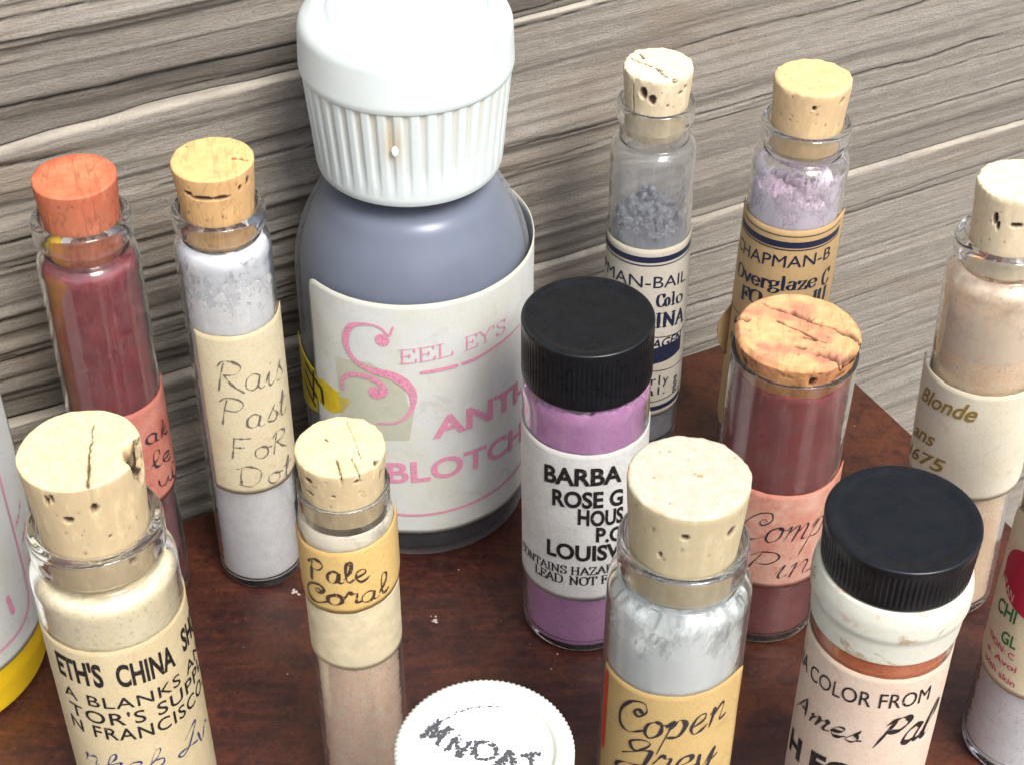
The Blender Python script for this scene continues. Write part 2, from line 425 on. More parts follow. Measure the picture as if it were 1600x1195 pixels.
# ------------------------------------------------------------------ corks
def seg_d(x, y, s):
    ax, ay, bx, by = s[:4]
    dx, dy = bx-ax, by-ay; L2 = dx*dx+dy*dy+1e-9
    t = np.clip(((x-ax)*dx+(y-ay)*dy)/L2, 0, 1)
    return np.hypot(x-ax-t*dx, y-ay-t*dy)
def cork_mesh(z0, z1, rb, rt, seed, cracks=(), pits=(), chips=(), bev=0.02, rough=0.004, stain=None, speck=8, edge=0.006, bottom_taper=0.0, dots=()):
    rng = np.random.RandomState(seed)
    seg, ns, nt_ = 220, 60, 46
    th = np.arange(seg)/seg*2*PI
    phi = np.where(th > PI, th-2*PI, th)
    H = z1-z0
    P = []; istop = []
    # side rows bottom->top, then bevel, then top rings
    zr = np.linspace(z0, z1-bev, ns)
    for z in zr:
        t = (z-z0)/H; P.append((rb+(rt-rb)*t, z)); istop.append(0)
    for k in range(1, 4):
        a = k/4*PI/2; P.append((rt-bev+bev*math.cos(a), z1-bev+bev*math.sin(a))); istop.append(0.5)
    for k in range(nt_+1):
        P.append(((rt-bev)*(1-k/nt_)+0.0006, z1)); istop.append(1)
    P = np.array(P); R = P[:, 0][:, None]*np.ones(seg); Z = P[:, 1][:, None]*np.ones(seg)
    T = np.array(istop)[:, None]*np.ones(seg)
    PH = phi[None, :]*np.ones_like(R)
    X = R*np.sin(th); Y = -R*np.cos(th)
    xn, yn = X/rt, Y/rt
    pit = np.zeros_like(R); st = np.zeros_like(R)
    dR = np.zeros_like(R); dZ = np.zeros_like(R)
    # out of round, rough faces
    dR += rt*0.012*vnoise(np.sin(th)*1.3, np.cos(th)*1.3, seed=seed)*np.ones_like(R)
    rn = fbm(X*9, Y*9, Z*5, seed=seed+2)
    dR += (1-T)*rough*0.7*rn
    dZ += (T == 1)*rough*0.4*fbm(X*7, Y*7, 0, seed=seed+4, oct=3)
    dZ += (T > 0)*0.008*rt*vnoise(xn*1.1, yn*1.1, seed=seed+5)
    # worn upper edge
    nearedge = np.exp(-((R-rt)/0.03)**2)*np.exp(-((Z-z1)/0.04)**2)
    dE = nearedge*edge*(0.6+fbm(np.sin(th)*6, np.cos(th)*6, 0, seed=seed+6, oct=2))
    dZ -= dE; dR -= dE
    wx = 0.035*fbm(xn*6, yn*6, 0, seed=seed+7, oct=2); wy = 0.035*fbm(xn*6+9, yn*6, 0, seed=seed+8, oct=2)
    for c in cracks:
        wd, dp = c[4], c[5]
        d = seg_d(xn+wx, yn+wy, c)
        a = np.exp(-(d/(wd*(0.55+0.9*np.abs(fbm(xn*9, yn*9, 0, seed=seed+9, oct=2)))))**2)
        a = np.where(a < 0.08, 0, a)
        on = (T >= 0.5)
        side = (T < 0.5)*np.clip(1-(z1-Z)/(0.22*H), 0, 1)
        dZ -= dp*a*on; pit = np.maximum(pit, a*on)
        dR -= dp*0.7*a*side*(R > 0.9*rb); pit = np.maximum(pit, a*side)
    for (pa, pz, ra, rh, dp) in pits:      # angle, fraction of height from the bottom, size in angle, size in height
        wob = 0.5*fbm(PH*11, Z*11, seed, seed=seed+12, oct=2)
        q = ((PH-pa)/ra)**2+(((Z-z0)/H-pz)/rh)**2
        a = np.clip(1.35-(q+wob), 0, 1)*(T < 1)
        a = np.clip(a*1.8, 0, 1)
        dR -= dp*a; pit = np.maximum(pit, a)
    for (pa, ra, dep, dd) in chips:        # bites out of the upper edge
        q = ((PH-pa)/ra)**2
        q = q + ((rt-R)/dep)**2*(T >= 0.5) + ((z1-Z)/(dd*1.3))**2*(T < 1)
        a = np.clip(1.2-q+0.5*fbm(X*9, Y*9, Z*9, seed=seed+13, oct=3), 0, 1)
        a = np.clip(a*2, 0, 1)
        dR -= 0.45*dep*a*(T < 1); dZ -= dd*0.8*a*(T >= 0.5)
        pit = np.maximum(pit, a*(0.35+0.65*np.clip(fbm(X*14, Y*14, Z*14, seed=seed+14)*1.5+0.5, 0, 1)))
    for k in range(speck*3):
        pa = rng.uniform(-1.6, 1.6); pz = rng.uniform(0.35, 0.95); s = rng.uniform(0.010, 0.030)
        q = ((PH-pa)/s)**2+((Z-z0-pz*H)/(s*rt*rng.uniform(0.6, 2.2)))**2
        a = np.exp(-q*1.2)*(T < 1); dR -= 0.010*a; pit = np.maximum(pit, a*rng.uniform(0.4, 0.9))
    for k in range(int(speck*2)):
        a0 = rng.uniform(0, 6.28); rr = math.sqrt(rng.uniform(0, 0.8)); s = rng.uniform(0.008, 0.024)
        a = np.exp(-(((xn-rr*math.cos(a0))/s)**2+((yn-rr*math.sin(a0))/s)**2))*(T == 1)
        dZ -= 0.008*a; pit = np.maximum(pit, a*0.6)
    for (dx, dy, ds) in dots:              # spots of red paint on the top
        a = np.clip(1.4-(((xn-dx)/ds)**2+((yn-dy)/(ds*0.8))**2)-0.4*fbm(xn*15, yn*15, 0, seed=seed+20), 0, 1)*(T == 1)
        st = np.maximum(st, np.clip(a*2, 0, 0.9))
    if stain is not None: st = np.maximum(st, stain(xn, yn, T, Z, z0, H, PH, seed))
    R2 = np.maximum(R+dR*(R > 0.02), 0.0003); Z2 = Z+dZ
    V = np.stack([R2*np.sin(th), -R2*np.cos(th), Z2], -1).reshape(-1, 3)
    F = grid_faces(len(P), seg, wrap=True)
    nb = len(V); V = np.concatenate([V, [[0, 0, z0]]])
    i = np.arange(seg); Fb = np.stack([i, np.full(seg, nb), np.full(seg, nb), (i+1) % seg], -1)
    me_F = F
    me = mesh_np("cork", V, me_F, {"pit": np.append(pit.ravel(), 0), "stain": np.append(st.ravel(), 0), "istop": np.append(T.ravel(), 0)})
    bm = bmesh.new(); bm.from_mesh(me); bm.verts.ensure_lookup_table()
    bm.faces.new([bm.verts[k] for k in range(seg-1, -1, -1)]); bmesh.ops.delete(bm, geom=[bm.verts[nb]], context='VERTS')
    bm.to_mesh(me); bm.free()
    return me

# ------------------------------------------------------------------ lettering
def cyl_place(me, R, eps=0.0):
    for v in me.vertices:
        s, t = v.co.x, v.co.y
        v.co = Vector(((R+eps)*math.sin(s/R), -(R+eps)*math.cos(s/R), t))
def bisect_x(bm, step):
    xs = [v.co.x for v in bm.verts]
    if not xs: return
    x = math.floor(min(xs)/step)*step+step
    while x < max(xs):
        bmesh.ops.bisect_plane(bm, geom=bm.verts[:]+bm.edges[:]+bm.faces[:], plane_co=(x, 0, 0), plane_no=(1, 0, 0), dist=1e-6)
        x += step
def raw_text(s, bold=0.0, shear=0.0, spacing=1.0):
    if "M" in s: bold = 0.0            # an emboldened M does not fill cleanly
    cu = bpy.data.curves.new("tmp", 'FONT'); cu.body = s; cu.size = 1.0; cu.offset = bold; cu.shear = shear
    cu.space_character = spacing; cu.resolution_u = 4; cu.fill_mode = 'FRONT'
    o = bpy.data.objects.new("tmp", cu); COL.objects.link(o)
    dg = bpy.context.evaluated_depsgraph_get(); dg.update()
    me = bpy.data.meshes.new_from_object(o.evaluated_get(dg))
    bpy.data.objects.remove(o); bpy.data.curves.remove(cu)
    return me
_H = None
def cap_h():
    global _H
    if _H is None:
        m = raw_text("H"); _H = max(v.co.y for v in m.vertices)
    return _H
def base_fun(base):
    """baseline given as (phi, z) points -> smooth z(phi)"""
    a = sorted(base); x = np.array([p[0] for p in a]); y = np.array([p[1] for p in a])
    deg = min(2, len(a)-1)
    return np.poly1d(np.polyfit(x, y, deg)) if deg > 0 else (lambda q: y[0])
def place_bm(bm, bbox, base, h, R, hs, ital=0.0):
    """bm in flat em space: x from bbox[0]..bbox[1], y 0..hs (cap height); lays it along the baseline"""
    a = sorted(base); p0, p1 = a[0][0], a[-1][0]; f = base_fun(base)
    x0, x1 = bbox
    for v in bm.verts:
        ph = p0+(v.co.x-x0)/(x1-x0)*(p1-p0)
        t = v.co.y/hs*h
        z = float(f(ph))+t
        v.co = Vector(((ph*R)+ital*t, z, 0))
def text_bm(s, base, h, R, bold=0.0, ital=0.0, spacing=1.0):
    me = raw_text(s, bold, 0, spacing)
    bm = bmesh.new(); bm.from_mesh(me); bpy.data.meshes.remove(me)
    bmesh.ops.remove_doubles(bm, verts=bm.verts[:], dist=1e-5)
    xs = [v.co.x for v in bm.verts]
    place_bm(bm, (min(xs), max(xs)), base, h, R, cap_h(), ital)
    return bm

def smooth_pts(pts, n=7):
    P = [np.array(p, float) for p in pts]
    if len(P) < 3: return P
    P = [2*P[0]-P[1]]+P+[2*P[-1]-P[-2]]
    out = []
    for i in range(1, len(P)-2):
        a, b, c, d = P[i-1], P[i], P[i+1], P[i+2]
        for k in range(n):
            t = k/n
            out.append(0.5*((2*b)+(-a+c)*t+(2*a-5*b+4*c-d)*t*t+(-a+3*b-3*c+d)*t**3))
    out.append(P[-2]); return out
def ribbon(bm, pts, wfun, z=0.0):
    pts = [np.array(p, float) for p in pts]; n = len(pts); L = []
    for i, p in enumerate(pts):
        d = pts[min(i+1, n-1)][:2]-pts[max(i-1, 0)][:2]; l = np.linalg.norm(d)+1e-9; d = d/l
        wd = wfun(d, i/(n-1), p)/2; nrm = np.array((-d[1], d[0]))
        ext = 0
        q = p[:2]+(-d*wd*0.6 if i == 0 else d*wd*0.6 if i == n-1 else 0)
        s = 0.6 if i in (0, n-1) else 1
        L.append((bm.verts.new((*(q+nrm*wd*s), z)), bm.verts.new((*(q-nrm*wd*s), z))))
    for (a, b), (c, d) in zip(L, L[1:]):
        try: bm.faces.new((a, b, d, c))
        except ValueError: pass

# stroke alphabets: (advance, strokes); 'c' = smooth curve, 'l' = straight run.  cap height = 100
SERIF = {
'A': (78, 'l4,0 38,100|l36,100 70,0|l16,36 58,36|l-4,1 16,1|l54,1 84,1'),
'C': (80, 'c72,78 60,96 40,100 16,88 6,50 16,12 40,0 62,4 74,22|l72,74 72,98'),
'D': (82, 'l16,0 16,100|c16,98 50,98 74,76 74,24 50,2 16,2|l2,1 20,1|l2,99 20,99'),
'E': (72, 'l16,0 16,100|l2,1 66,1|l2,99 62,99|l16,52 44,52|l66,1 68,24|l62,99 63,76|l44,40 44,64'),
'F': (68, 'l16,0 16,100|l2,1 32,1|l2,99 62,99|l16,52 44,52|l62,99 63,76|l44,40 44,64'),
'H': (86, 'l16,0 16,100|l66,0 66,100|l16,52 66,52|l2,1 30,1|l2,99 30,99|l52,1 80,1|l52,99 80,99'),
'I': (38, 'l16,0 16,100|l1,1 31,1|l1,99 31,99'),
'L': (68, 'l16,0 16,100|l2,1 62,1|l2,99 32,99|l62,1 64,26'),
'N': (88, 'l14,0 14,100|l14,99 66,2|l68,0 68,100|l2,1 26,1|l0,99 18,99|l56,99 82,99'),
'O': (86, 'c40,100 14,86 6,50 14,14 40,0 66,14 74,50 66,86 40,100'),
'R': (80, 'l16,0 16,100|c16,98 46,99 62,88 62,62 46,52 16,52|l42,52 70,2|l2,1 30,1|l2,99 18,99|l62,1 78,1'),
'S': (62, 'c54,80 42,98 22,98 8,82 14,62 34,50 52,36 54,16 38,1 18,3 6,22|l54,76 54,98|l6,2 6,26'),
'T': (72, 'l34,0 34,100|l2,99 66,99|l20,1 48,1|l2,99 1,76|l66,99 67,76'),
'U': (84, 'c14,100 14,30 24,6 44,0 62,8 68,30 68,100|l0,99 28,99|l56,99 80,99'),
'V': (78, 'l6,100 38,0|l38,0 68,100|l-4,99 20,99|l56,99 80,99'),
'Y': (76, 'l6,100 36,50|l36,50 66,100|l36,50 36,0|l22,1 50,1|l-4,99 18,99|l56,99 78,99'),
'Z': (72, 'l6,99 62,99|l62,99 6,1|l6,1 64,1|l64,1 66,26|l6,99 5,76'),
"'": (22, 'l8,100 6,74'), '.': (26, 'l8,3 12,3'), ' ': (34, ''), '-': (40, 'l6,36 32,36'),
'v': (60, 'l4,66 28,0|l28,0 50,66|l-4,66 16,66|l40,66 60,66'),
'e': (58, 'c8,36 48,36 44,60 28,68 10,54 6,30 18,4 34,0 50,14'),
'r': (50, 'l14,0 14,66|c14,46 24,62 36,68 44,58|l2,1 28,1|l2,66 14,66'),
'g': (60, 'c26,68 8,60 8,38 26,28 42,38 42,60 26,68|c18,28 8,16 22,10 44,6 50,-10 34,-26 12,-24 4,-10 16,6|l42,62 54,66'),
'l': (32, 'l14,0 14,104|l2,1 28,1|l2,103 14,103'),
'a': (60, 'c10,56 26,68 42,56 42,10 54,2|c42,40 18,36 6,20 18,2 34,6 42,20'),
'z': (54, 'l6,65 44,65|l44,65 6,1|l6,1 46,1|l46,1 47,18|l6,65 5,50'),
'o': (60, 'c26,68 8,56 6,34 12,8 28,0 44,10 50,34 42,58 26,68'),
'y': (60, 'l4,66 30,2|c54,66 30,2 20,-24 6,-26|l-4,66 16,66|l42,66 62,66'),
}
HAND = {
'R': (72, 'c10,78 22,98 44,100 62,84 52,62 24,54|c24,92 18,50 14,0|c26,54 44,26 70,2'),
'P': (70, 'c6,80 22,100 48,100 62,80 48,56 22,54|c24,94 18,48 14,-4'),
'F': (66, 'c14,92 12,40 10,0|c12,94 34,96 58,98|c12,52 28,54 42,56'),
'D': (78, 'c16,90 14,40 18,4|c2,84 34,104 66,82 66,34 40,2 8,8'),
'C': (74, 'c58,70 48,78 40,66 54,56 68,76 54,100 24,92 6,54 16,12 44,0 76,18'),
'G': (76, 'c10,30 40,60 58,92 40,100 18,80 30,58 60,70 66,60 58,0 36,-40 6,-30 20,0 80,20'),
'K': (60, 'l10,100 8,0|l50,96 8,46|l20,54 54,0'),
'M': (90, 'c6,0 12,96 14,96 38,30 40,30 66,98 68,96 76,0'), 'N': (72, 'l8,0 8,98|l8,98 56,2|l56,2 60,98'),
'O': (76, 'c38,98 10,84 6,46 20,6 46,0 68,30 66,78 38,98'), 'A': (76, 'l4,0 34,98|l34,98 64,0|l14,38 56,38'),
'T': (70, 'l4,94 64,98|l34,96 32,0'), 'I': (44, 'c4,60 24,96 36,100 26,60 16,20 2,2 -8,14 10,24 44,20'),
'a': (54, 'c40,50 24,58 8,40 8,12 24,2 38,18 42,50 38,14 46,2 56,8'),
'b': (50, 'c4,10 24,60 26,100 14,90 12,20 24,0 42,12 40,40 22,44'),
'c': (46, 'c40,46 24,56 8,36 10,10 26,0 46,12'), 'e': (48, 'c6,22 34,36 32,54 14,50 8,22 20,2 34,4 50,18'),
'i': (28, 'c4,20 14,50 12,16 18,2 30,12|l16,72 18,76'), 'k': (50, 'c4,10 24,70 22,100 12,80 10,0|c12,28 38,52 36,34 16,26 30,6 52,6'),
'l': (30, 'c2,14 26,60 28,96 16,100 10,60 12,10 22,0 34,12'),
'm': (76, 'c2,40 10,52 10,2|c10,30 26,54 34,46 34,2|c34,30 52,54 60,44 60,8 78,8'),
'n': (56, 'c2,40 10,52 10,2|c10,30 28,54 38,44 38,8 58,8'), 'o': (50, 'c24,52 8,40 8,14 24,0 42,16 38,46 24,52 34,44 54,42'),
'p': (54, 'c2,36 14,56 10,20 4,-48|c10,30 26,56 44,40 38,8 14,4'),
's': (40, 'c4,8 26,56 24,40 36,18 26,0 8,4|c36,10 44,14'), 't': (40, 'c4,14 22,50 24,92 16,60 14,10 24,0 40,12|l4,58 40,62'),
'r': (42, 'c2,30 14,62 22,52 34,50 30,10 44,6'), 'y': (52, 'c4,46 10,10 26,8 40,46 36,0 24,-46 4,-40 14,-12 54,16'),
'u': (54, 'c4,46 8,8 26,4 40,46 40,10 54,8'), 'v': (46, 'c2,44 18,0 34,46 46,40'), '~': (60, 'c0,20 14,44 24,10 38,44 46,12 62,30'), ' ': (30, ''), ',': (20, 'l8,6 2,-14'),
}
def stroke_bm(font, s, base, h, R, wmax, wmin, ital=0.0, jitter=0.0, nib=None, seed=1, track=1.0):
    """draw string in a stroke alphabet along the baseline; widths in fractions of cap height"""
    rng = random.Random(seed)
    x = 0.0; runs = []
    for ch in s:
        adv, st = font[ch]
        jy = rng.uniform(-1, 1)*jitter*60; js = 1+rng.uniform(-1, 1)*jitter; 
        for k in [q for q in st.split('|') if q]:
            pts = [tuple(float(c) for c in p.split(',')) for p in k[1:].split()]
            pts = [((px*js+x)/100, (py*js+jy)/100) for px, py in pts]
            runs.append((k[0], pts))
        x += adv*track
    a = sorted(base); p0, p1 = a[0][0], a[-1][0]; f = base_fun(base); X = x/100
    bm = bmesh.new()
    for mode, pts in runs:
        q = []
        for px, py in pts:
            ph = p0+px/X*(p1-p0); q.append((ph*R+ital*py*h, float(f(ph))+py*h))
        if mode == 'c': q = smooth_pts(q, 6)
        else:
            n = 3; q2 = []
            for (aa, bb) in zip(q, q[1:]):
                for k in range(n): q2.append((aa[0]+(bb[0]-aa[0])*k/n, aa[1]+(bb[1]-aa[1])*k/n))
            q2.append(q[-1]); q = q2
        if nib is None: wf = lambda d, t, p: h*(wmin+(wmax-wmin)*abs(d[1])**1.6)
        else: wf = lambda d, t, p: h*(wmin+(wmax-wmin)*abs(d[0]*math.sin(nib)-d[1]*math.cos(nib)))*(0.72+0.38*math.sin(t*7+p[0]*23)+0.18*math.sin(t*19+p[1]*17))
        ribbon(bm, q, wf)
    return bm
def add_lettering(parent, bms, R, mat, eps=0.007, name="lettering"):
    if len(bms) > 1:                       # every line of writing is an object of its own
        os_ = [add_lettering(parent, [b], R, mat, eps, name) for b in bms]
        return os_[0]
    bm = bms[0]
    bisect_x(bm, 0.035)
    me = bpy.data.meshes.new(name); bm.to_mesh(me); bm.free()
    cyl_place(me, R, eps)
    # face outward
    bm = bmesh.new(); bm.from_mesh(me)
    for f in bm.faces:
        c = f.calc_center_median(); f.normal_update()
        if f.normal.x*c.x+f.normal.y*c.y < 0: f.normal_flip()
    bm.to_mesh(me); bm.free()
    return link(name, me, mat, parent)
def strip_bm(pts, R, w, smooth=True):
    """ribbon through (phi, z) points, constant width w"""
    bm = bmesh.new(); q = [(p*R, z) for p, z in pts]
    if smooth: q = smooth_pts(q, 10)
    else:
        q2 = []
        for (a, b) in zip(q, q[1:]):
            for k in range(12): q2.append((a[0]+(b[0]-a[0])*k/12, a[1]+(b[1]-a[1])*k/12))
        q = q2+[q[-1]]
    ribbon(bm, q, (lambda d, t, p: w) if not callable(w) else w)
    return bm
def poly_bm(pts, R, n=1):
    bm = bmesh.new(); bm.faces.new([bm.verts.new((p*R, z, 0)) for p, z in pts]); return bm
def disc_bm(phi, z, r, R):
    bm = bmesh.new(); bm.faces.new([bm.verts.new((phi*R+r*math.cos(a), z+r*math.sin(a), 0)) for a in np.arange(20)/20*2*PI]); return bm

def label_mesh(R, p0, p1, zb, zt, thick=0.010, slope=0.0, corner=0.0, flare=(0, 0), rag=0.004, seed=1, wrinkle=0.003, flz=0.35):
    nphi = max(24, int((p1-p0)/0.035)); nz = max(14, int((zt-zb)/0.07))
    ph = np.linspace(p0, p1, nphi); tz = np.linspace(0, 1, nz)
    PH, TZ = np.meshgrid(ph, tz)
    ds = np.minimum(PH-p0, p1-PH)*R
    cut = np.zeros_like(ds)
    if corner > 0:
        q = np.clip((corner-ds)/corner, 0, 1); cut = corner*(1-np.sqrt(np.clip(1-q*q, 0, 1)))
    top = zt+slope*PH-cut+rag*vnoise(PH*9, 0, seed=seed); bot = zb+slope*PH+cut+rag*vnoise(PH*9, 5, seed=seed+1)
    Z = bot+(top-bot)*TZ
    RR = R+wrinkle*fbm(PH*R*3, Z*3, seed=seed+3)
    fl = np.clip((p0+flz-PH)/flz, 0, 1)**2*flare[0]+np.clip((PH-p1+flz)/flz, 0, 1)**2*flare[1]
    RR = RR+fl
    e = np.clip(1-np.minimum(np.minimum(TZ, 1-TZ)*(zt-zb), ds)/0.05, 0, 1)
    def pos(r): return np.stack([r*np.sin(PH), -r*np.cos(PH), Z], -1).reshape(-1, 3)
    V = np.concatenate([pos(RR), pos(RR-thick)]); n = PH.size; nr, nc = PH.shape
    F1 = grid_faces(nr, nc); F2 = grid_faces(nr, nc, base=n, flip=True)
    per = np.concatenate([np.arange(nc), np.arange(1, nr)*nc+nc-1, (nr-1)*nc+np.arange(nc-2, -1, -1), np.arange(nr-2, 0, -1)*nc])
    nx = np.roll(per, -1)
    F3 = np.stack([nx, per, per+n, nx+n], -1)
    return mesh_np("label", V, np.concatenate([F1, F2, F3]), {"edge": np.concatenate([e.ravel(), e.ravel()])})

# ------------------------------------------------------------------ glass vials
def vial_glass(R, sh, rn, nb, rl, zl0, zl1, ri, zt=None, wall=0.045, seg=112):
    """sh shoulder start height, rn neck radius, nb neck bottom z, rl lip radius, ri bore radius"""
    out = [(rn+(R-rn)*math.cos(a), nb-0.17+0.17*math.sin(a)) for a in np.linspace(0, PI/2*0.93, 12)]
    inn = [(ri+(R-wall-ri)*math.cos(a), nb-0.21+0.16*math.sin(a)) for a in np.linspace(PI/2*0.97, 0, 10)]
    p = [(0, 0.03), (R*0.55, 0.02), (R*0.80, 0.0, 0.05), (R-0.01, 0.015, 0.07), (R, 0.14, 0.05)]+out+[(rn, nb+0.02, 0.02), (rn, zl0-0.04, 0.04), (rl, zl0+0.02, 0.05), (rl, zl1-0.02, 0.07),
         (ri+0.035, zl1, 0.03), (ri, zl1-0.045, 0.03), (ri, nb-0.02)]+inn+[(R-wall, 0.13, 0.06), (R*0.6, 0.10), (0, 0.10)]
    return lathe("glass_tube", prof(p, 7), seg)
def tube_glass(R, zt, wall=0.05, seg=112, neck=None):
    ins = [] if neck is None else [(R, neck[0], 0.08), (neck[1], neck[0]+0.12, 0.08)]
    rt = R if neck is None else neck[1]
    p = [(0, 0.03), (R*0.8, 0.0, 0.05), (R-0.01, 0.015, 0.07), (R, 0.14, 0.05)]+ins+[(rt, zt-0.05), (rt+0.006, zt-0.02, 0.02), (rt-wall*0.3, zt, 0.015), (rt-wall, zt-0.02, 0.015)]
    if neck: p += [(rt-wall, neck[0]+0.1, 0.06), (R-wall, neck[0]-0.04, 0.06)]
    p += [(R-wall, 0.14, 0.06), (R*0.6, 0.11), (0, 0.10)]
    return lathe("glass_tube", prof(p, 6), seg)
def powder_mesh(R, z0, z1, nr=None, nz1=None, lump=0.05, seed=1, seg=120, tilt=0.0, shoulder=None):
    """settled powder: cylinder (with the bottle's shoulder if it is filled that far) and a lumpy top"""
    rows = []
    zend = z1
    n = max(10, int((z1-z0)/0.06))
    for k in range(n+1):
        z = z0+(zend-z0)*k/n; r = R
        if k == 0: r = R-0.03
        if shoulder and z > shoulder[0]:
            t = min(1, (z-shoulder[0])/(shoulder[1]-shoulder[0])); r = shoulder[2]+(R-shoulder[2])*math.sqrt(max(0, 1-t*t))
        rows.append((r, z, 0))
    rt = rows[-1][0]
    for k in range(1, 25): rows.append((rt*(1-k/24)+0.0006, zend, 1))
    A = np.array(rows); th = np.arange(seg)/seg*2*PI
    Rr = A[:, 0][:, None]*np.ones(seg); Z = A[:, 1][:, None]*np.ones(seg); T = A[:, 2][:, None]*np.ones(seg)
    X = Rr*np.sin(th); Y = -Rr*np.cos(th)
    topw = np.clip((Z-(z1-0.5))/0.5, 0, 1)
    Zn = Z+topw*(lump*fbm(X*4.5, Y*4.5, seed, seed=seed)+lump*0.5*vnoise(X*16, Y*16, seed=seed+5)+tilt*Y)
    V = np.stack([X, Y, Zn], -1).reshape(-1, 3)
    return mesh_np("powder", V, grid_faces(len(A), seg, wrap=True))
def film_mesh(R, z0, z1, sh=None, seg=96):
    pts = [(R, z0), (R, (sh[0] if sh else z1))]
    if sh:
        for k in range(1, 7):
            t = k/6; pts.append((sh[2]+(R-sh[2])*math.sqrt(max(0, 1-t*t)), sh[0]+(sh[1]-sh[0])*t))
    return lathe("dust_film", pts, seg)

def lean(o, base, top, z):
    """stand the thing at base, face the label to the front and tilt it so that its axis passes top"""
    bx, by = base
    yaw = math.atan2(-bx, by-CAMY)
    d = Vector((top[0]-bx, top[1]-by, z)).normalized()
    q = Vector((0, 0, 1)).rotation_difference(d)
    o.rotation_mode = 'QUATERNION'
    o.rotation_quaternion = q @ Matrix.Rotation(yaw, 4, 'Z').to_quaternion()
    R = 0.5; sag = R*math.sin(q.angle)*0.8
    o.location = (bx, by, min(0.02, sag*0.5)+0.002)

def cap_mesh(r, z0, z1, ribs, depth, bev=0.05, seg_per=8, dish=0.02, rb=None, band=(0.08, 0.12)):
    rb = rb or r; seg = ribs*seg_per
    pts = prof([(0, z1-dish), (r*0.80, z1-dish, 0.06), (r*0.90, z1, 0.05), (r, z1, bev), (r, z1-bev*1.2), (rb+(r-rb)*0.5, (z0+z1)/2), (rb, z0+0.03, 0.02), (rb-0.02, z0, 0.01), (rb-0.10, z0, 0.01), (rb-0.10, z0+0.1), (0, z0+0.1)], 5)[::-1]
    def rf(R, Z, th):
        k = th*ribs/(2*PI); fr = np.abs(k-np.floor(k)-0.5)*2
        g = np.clip((fr-0.45)/0.3, 0, 1)
        m = np.clip((Z-z0-band[0])/0.05, 0, 1)*np.clip((z1-band[1]-Z)/0.05, 0, 1)*(R > rb*0.93)
        return R-depth*g*m
    return lathe("cap", pts, seg, rf)

# colours
TAN_TOP, TAN_SIDE = (0.74, 0.56, 0.31), (0.50, 0.37, 0.21)
MC = {
 'plain': m_cork("pale_cork", (0.82, 0.64, 0.36), (0.54, 0.42, 0.25), grain=0.08),
 'tan': m_cork("tan_cork", (0.76, 0.48, 0.20), (0.57, 0.345, 0.155), grain=0.45),
 'warm': m_cork("warm_cork", (0.79, 0.51, 0.25), (0.60, 0.43, 0.24), grain=0.1),
 'red': m_cork("dyed_cork", (0.60, 0.23, 0.11), (0.42, 0.13, 0.07), red=(0.50, 0.075, 0.035), grain=0.6),
 'stained': m_cork("stained_cork", (0.72, 0.40, 0.19), (0.52, 0.25, 0.10), red=(0.40, 0.10, 0.09), grain=0.35),
 'white': m_cork("bleached_cork", (0.50, 0.495, 0.40), (0.48, 0.40, 0.25), red=(0.58, 0.26, 0.12), grain=0.0),
 'cream': m_cork("cream_cork", (0.80, 0.70, 0.50), (0.64, 0.53, 0.36), grain=0.1),
}
INK_BLACK = m_ink("black_print", (0.012, 0.011, 0.011), 0.5, 0.30)
INK_NAVY = m_ink("navy_print", (0.012, 0.016, 0.045), 0.5, 0.28)
INK_PINK = m_ink("pink_print", (0.68, 0.27, 0.40), 0.55, 0.36, 38)
INK_GOLD = m_ink("olive_gold_print", (0.26, 0.17, 0.03), 0.45, 0.30)
PENCIL = m_ink("grey_pencil", (0.13, 0.11, 0.10), 0.6, 0.38, 45)
PEN = m_ink("dark_pen", (0.030, 0.026, 0.035), 0.5, 0.30, 40)
PEN_BLUE = m_ink("blue_pen", (0.02, 0.045, 0.16), 0.5, 0.32, 40)
PEN_MAR = m_ink("marker_pen", (0.055, 0.035, 0.025), 0.5, 0.33, 22)
def m_black():
    b = NB("black_plastic"); v = b.coord()
    n = b.noise(v, 6, 5, 0.7); n2 = b.noise(v, 32, 3, 0.6); n3 = b.noise(b.coord(scale=(3, 14, 3)), 5, 3, 0.6, 1.5)
    c = b.mix(b.ramp(n, [(0.4, 0.0), (0.8, 0.5)]), (0.004, 0.005, 0.007), (0.012, 0.013, 0.016))
    c = b.mix(b.ramp(n2, [(0.73, 0.0), (0.78, 0.5)]), c, (0.20, 0.20, 0.20))
    c = b.mix(b.ramp(n3, [(0.755, 0.0), (0.775, 0.35)]), c, (0.14, 0.14, 0.14))
    b.bsdf(c, b.math('ADD', b.math('MULTIPLY', n, 0.25), 0.17), b.bump(n2, 0.05, 0.01), **{"Specular IOR Level": 0.38})
    return b.m
BLACK_PLASTIC = m_black()
BLACK_PLASTIC2 = BLACK_PLASTIC
VIAL_GROUP_CORK = "small glass vials of china paint powder with cork stoppers"
VIAL_GROUP_CAP = "glass vials with black ribbed screw caps"

def cork(parent, mat, *a, **k):
    return link("cork", cork_mesh(*a, **k), MC[mat], parent)

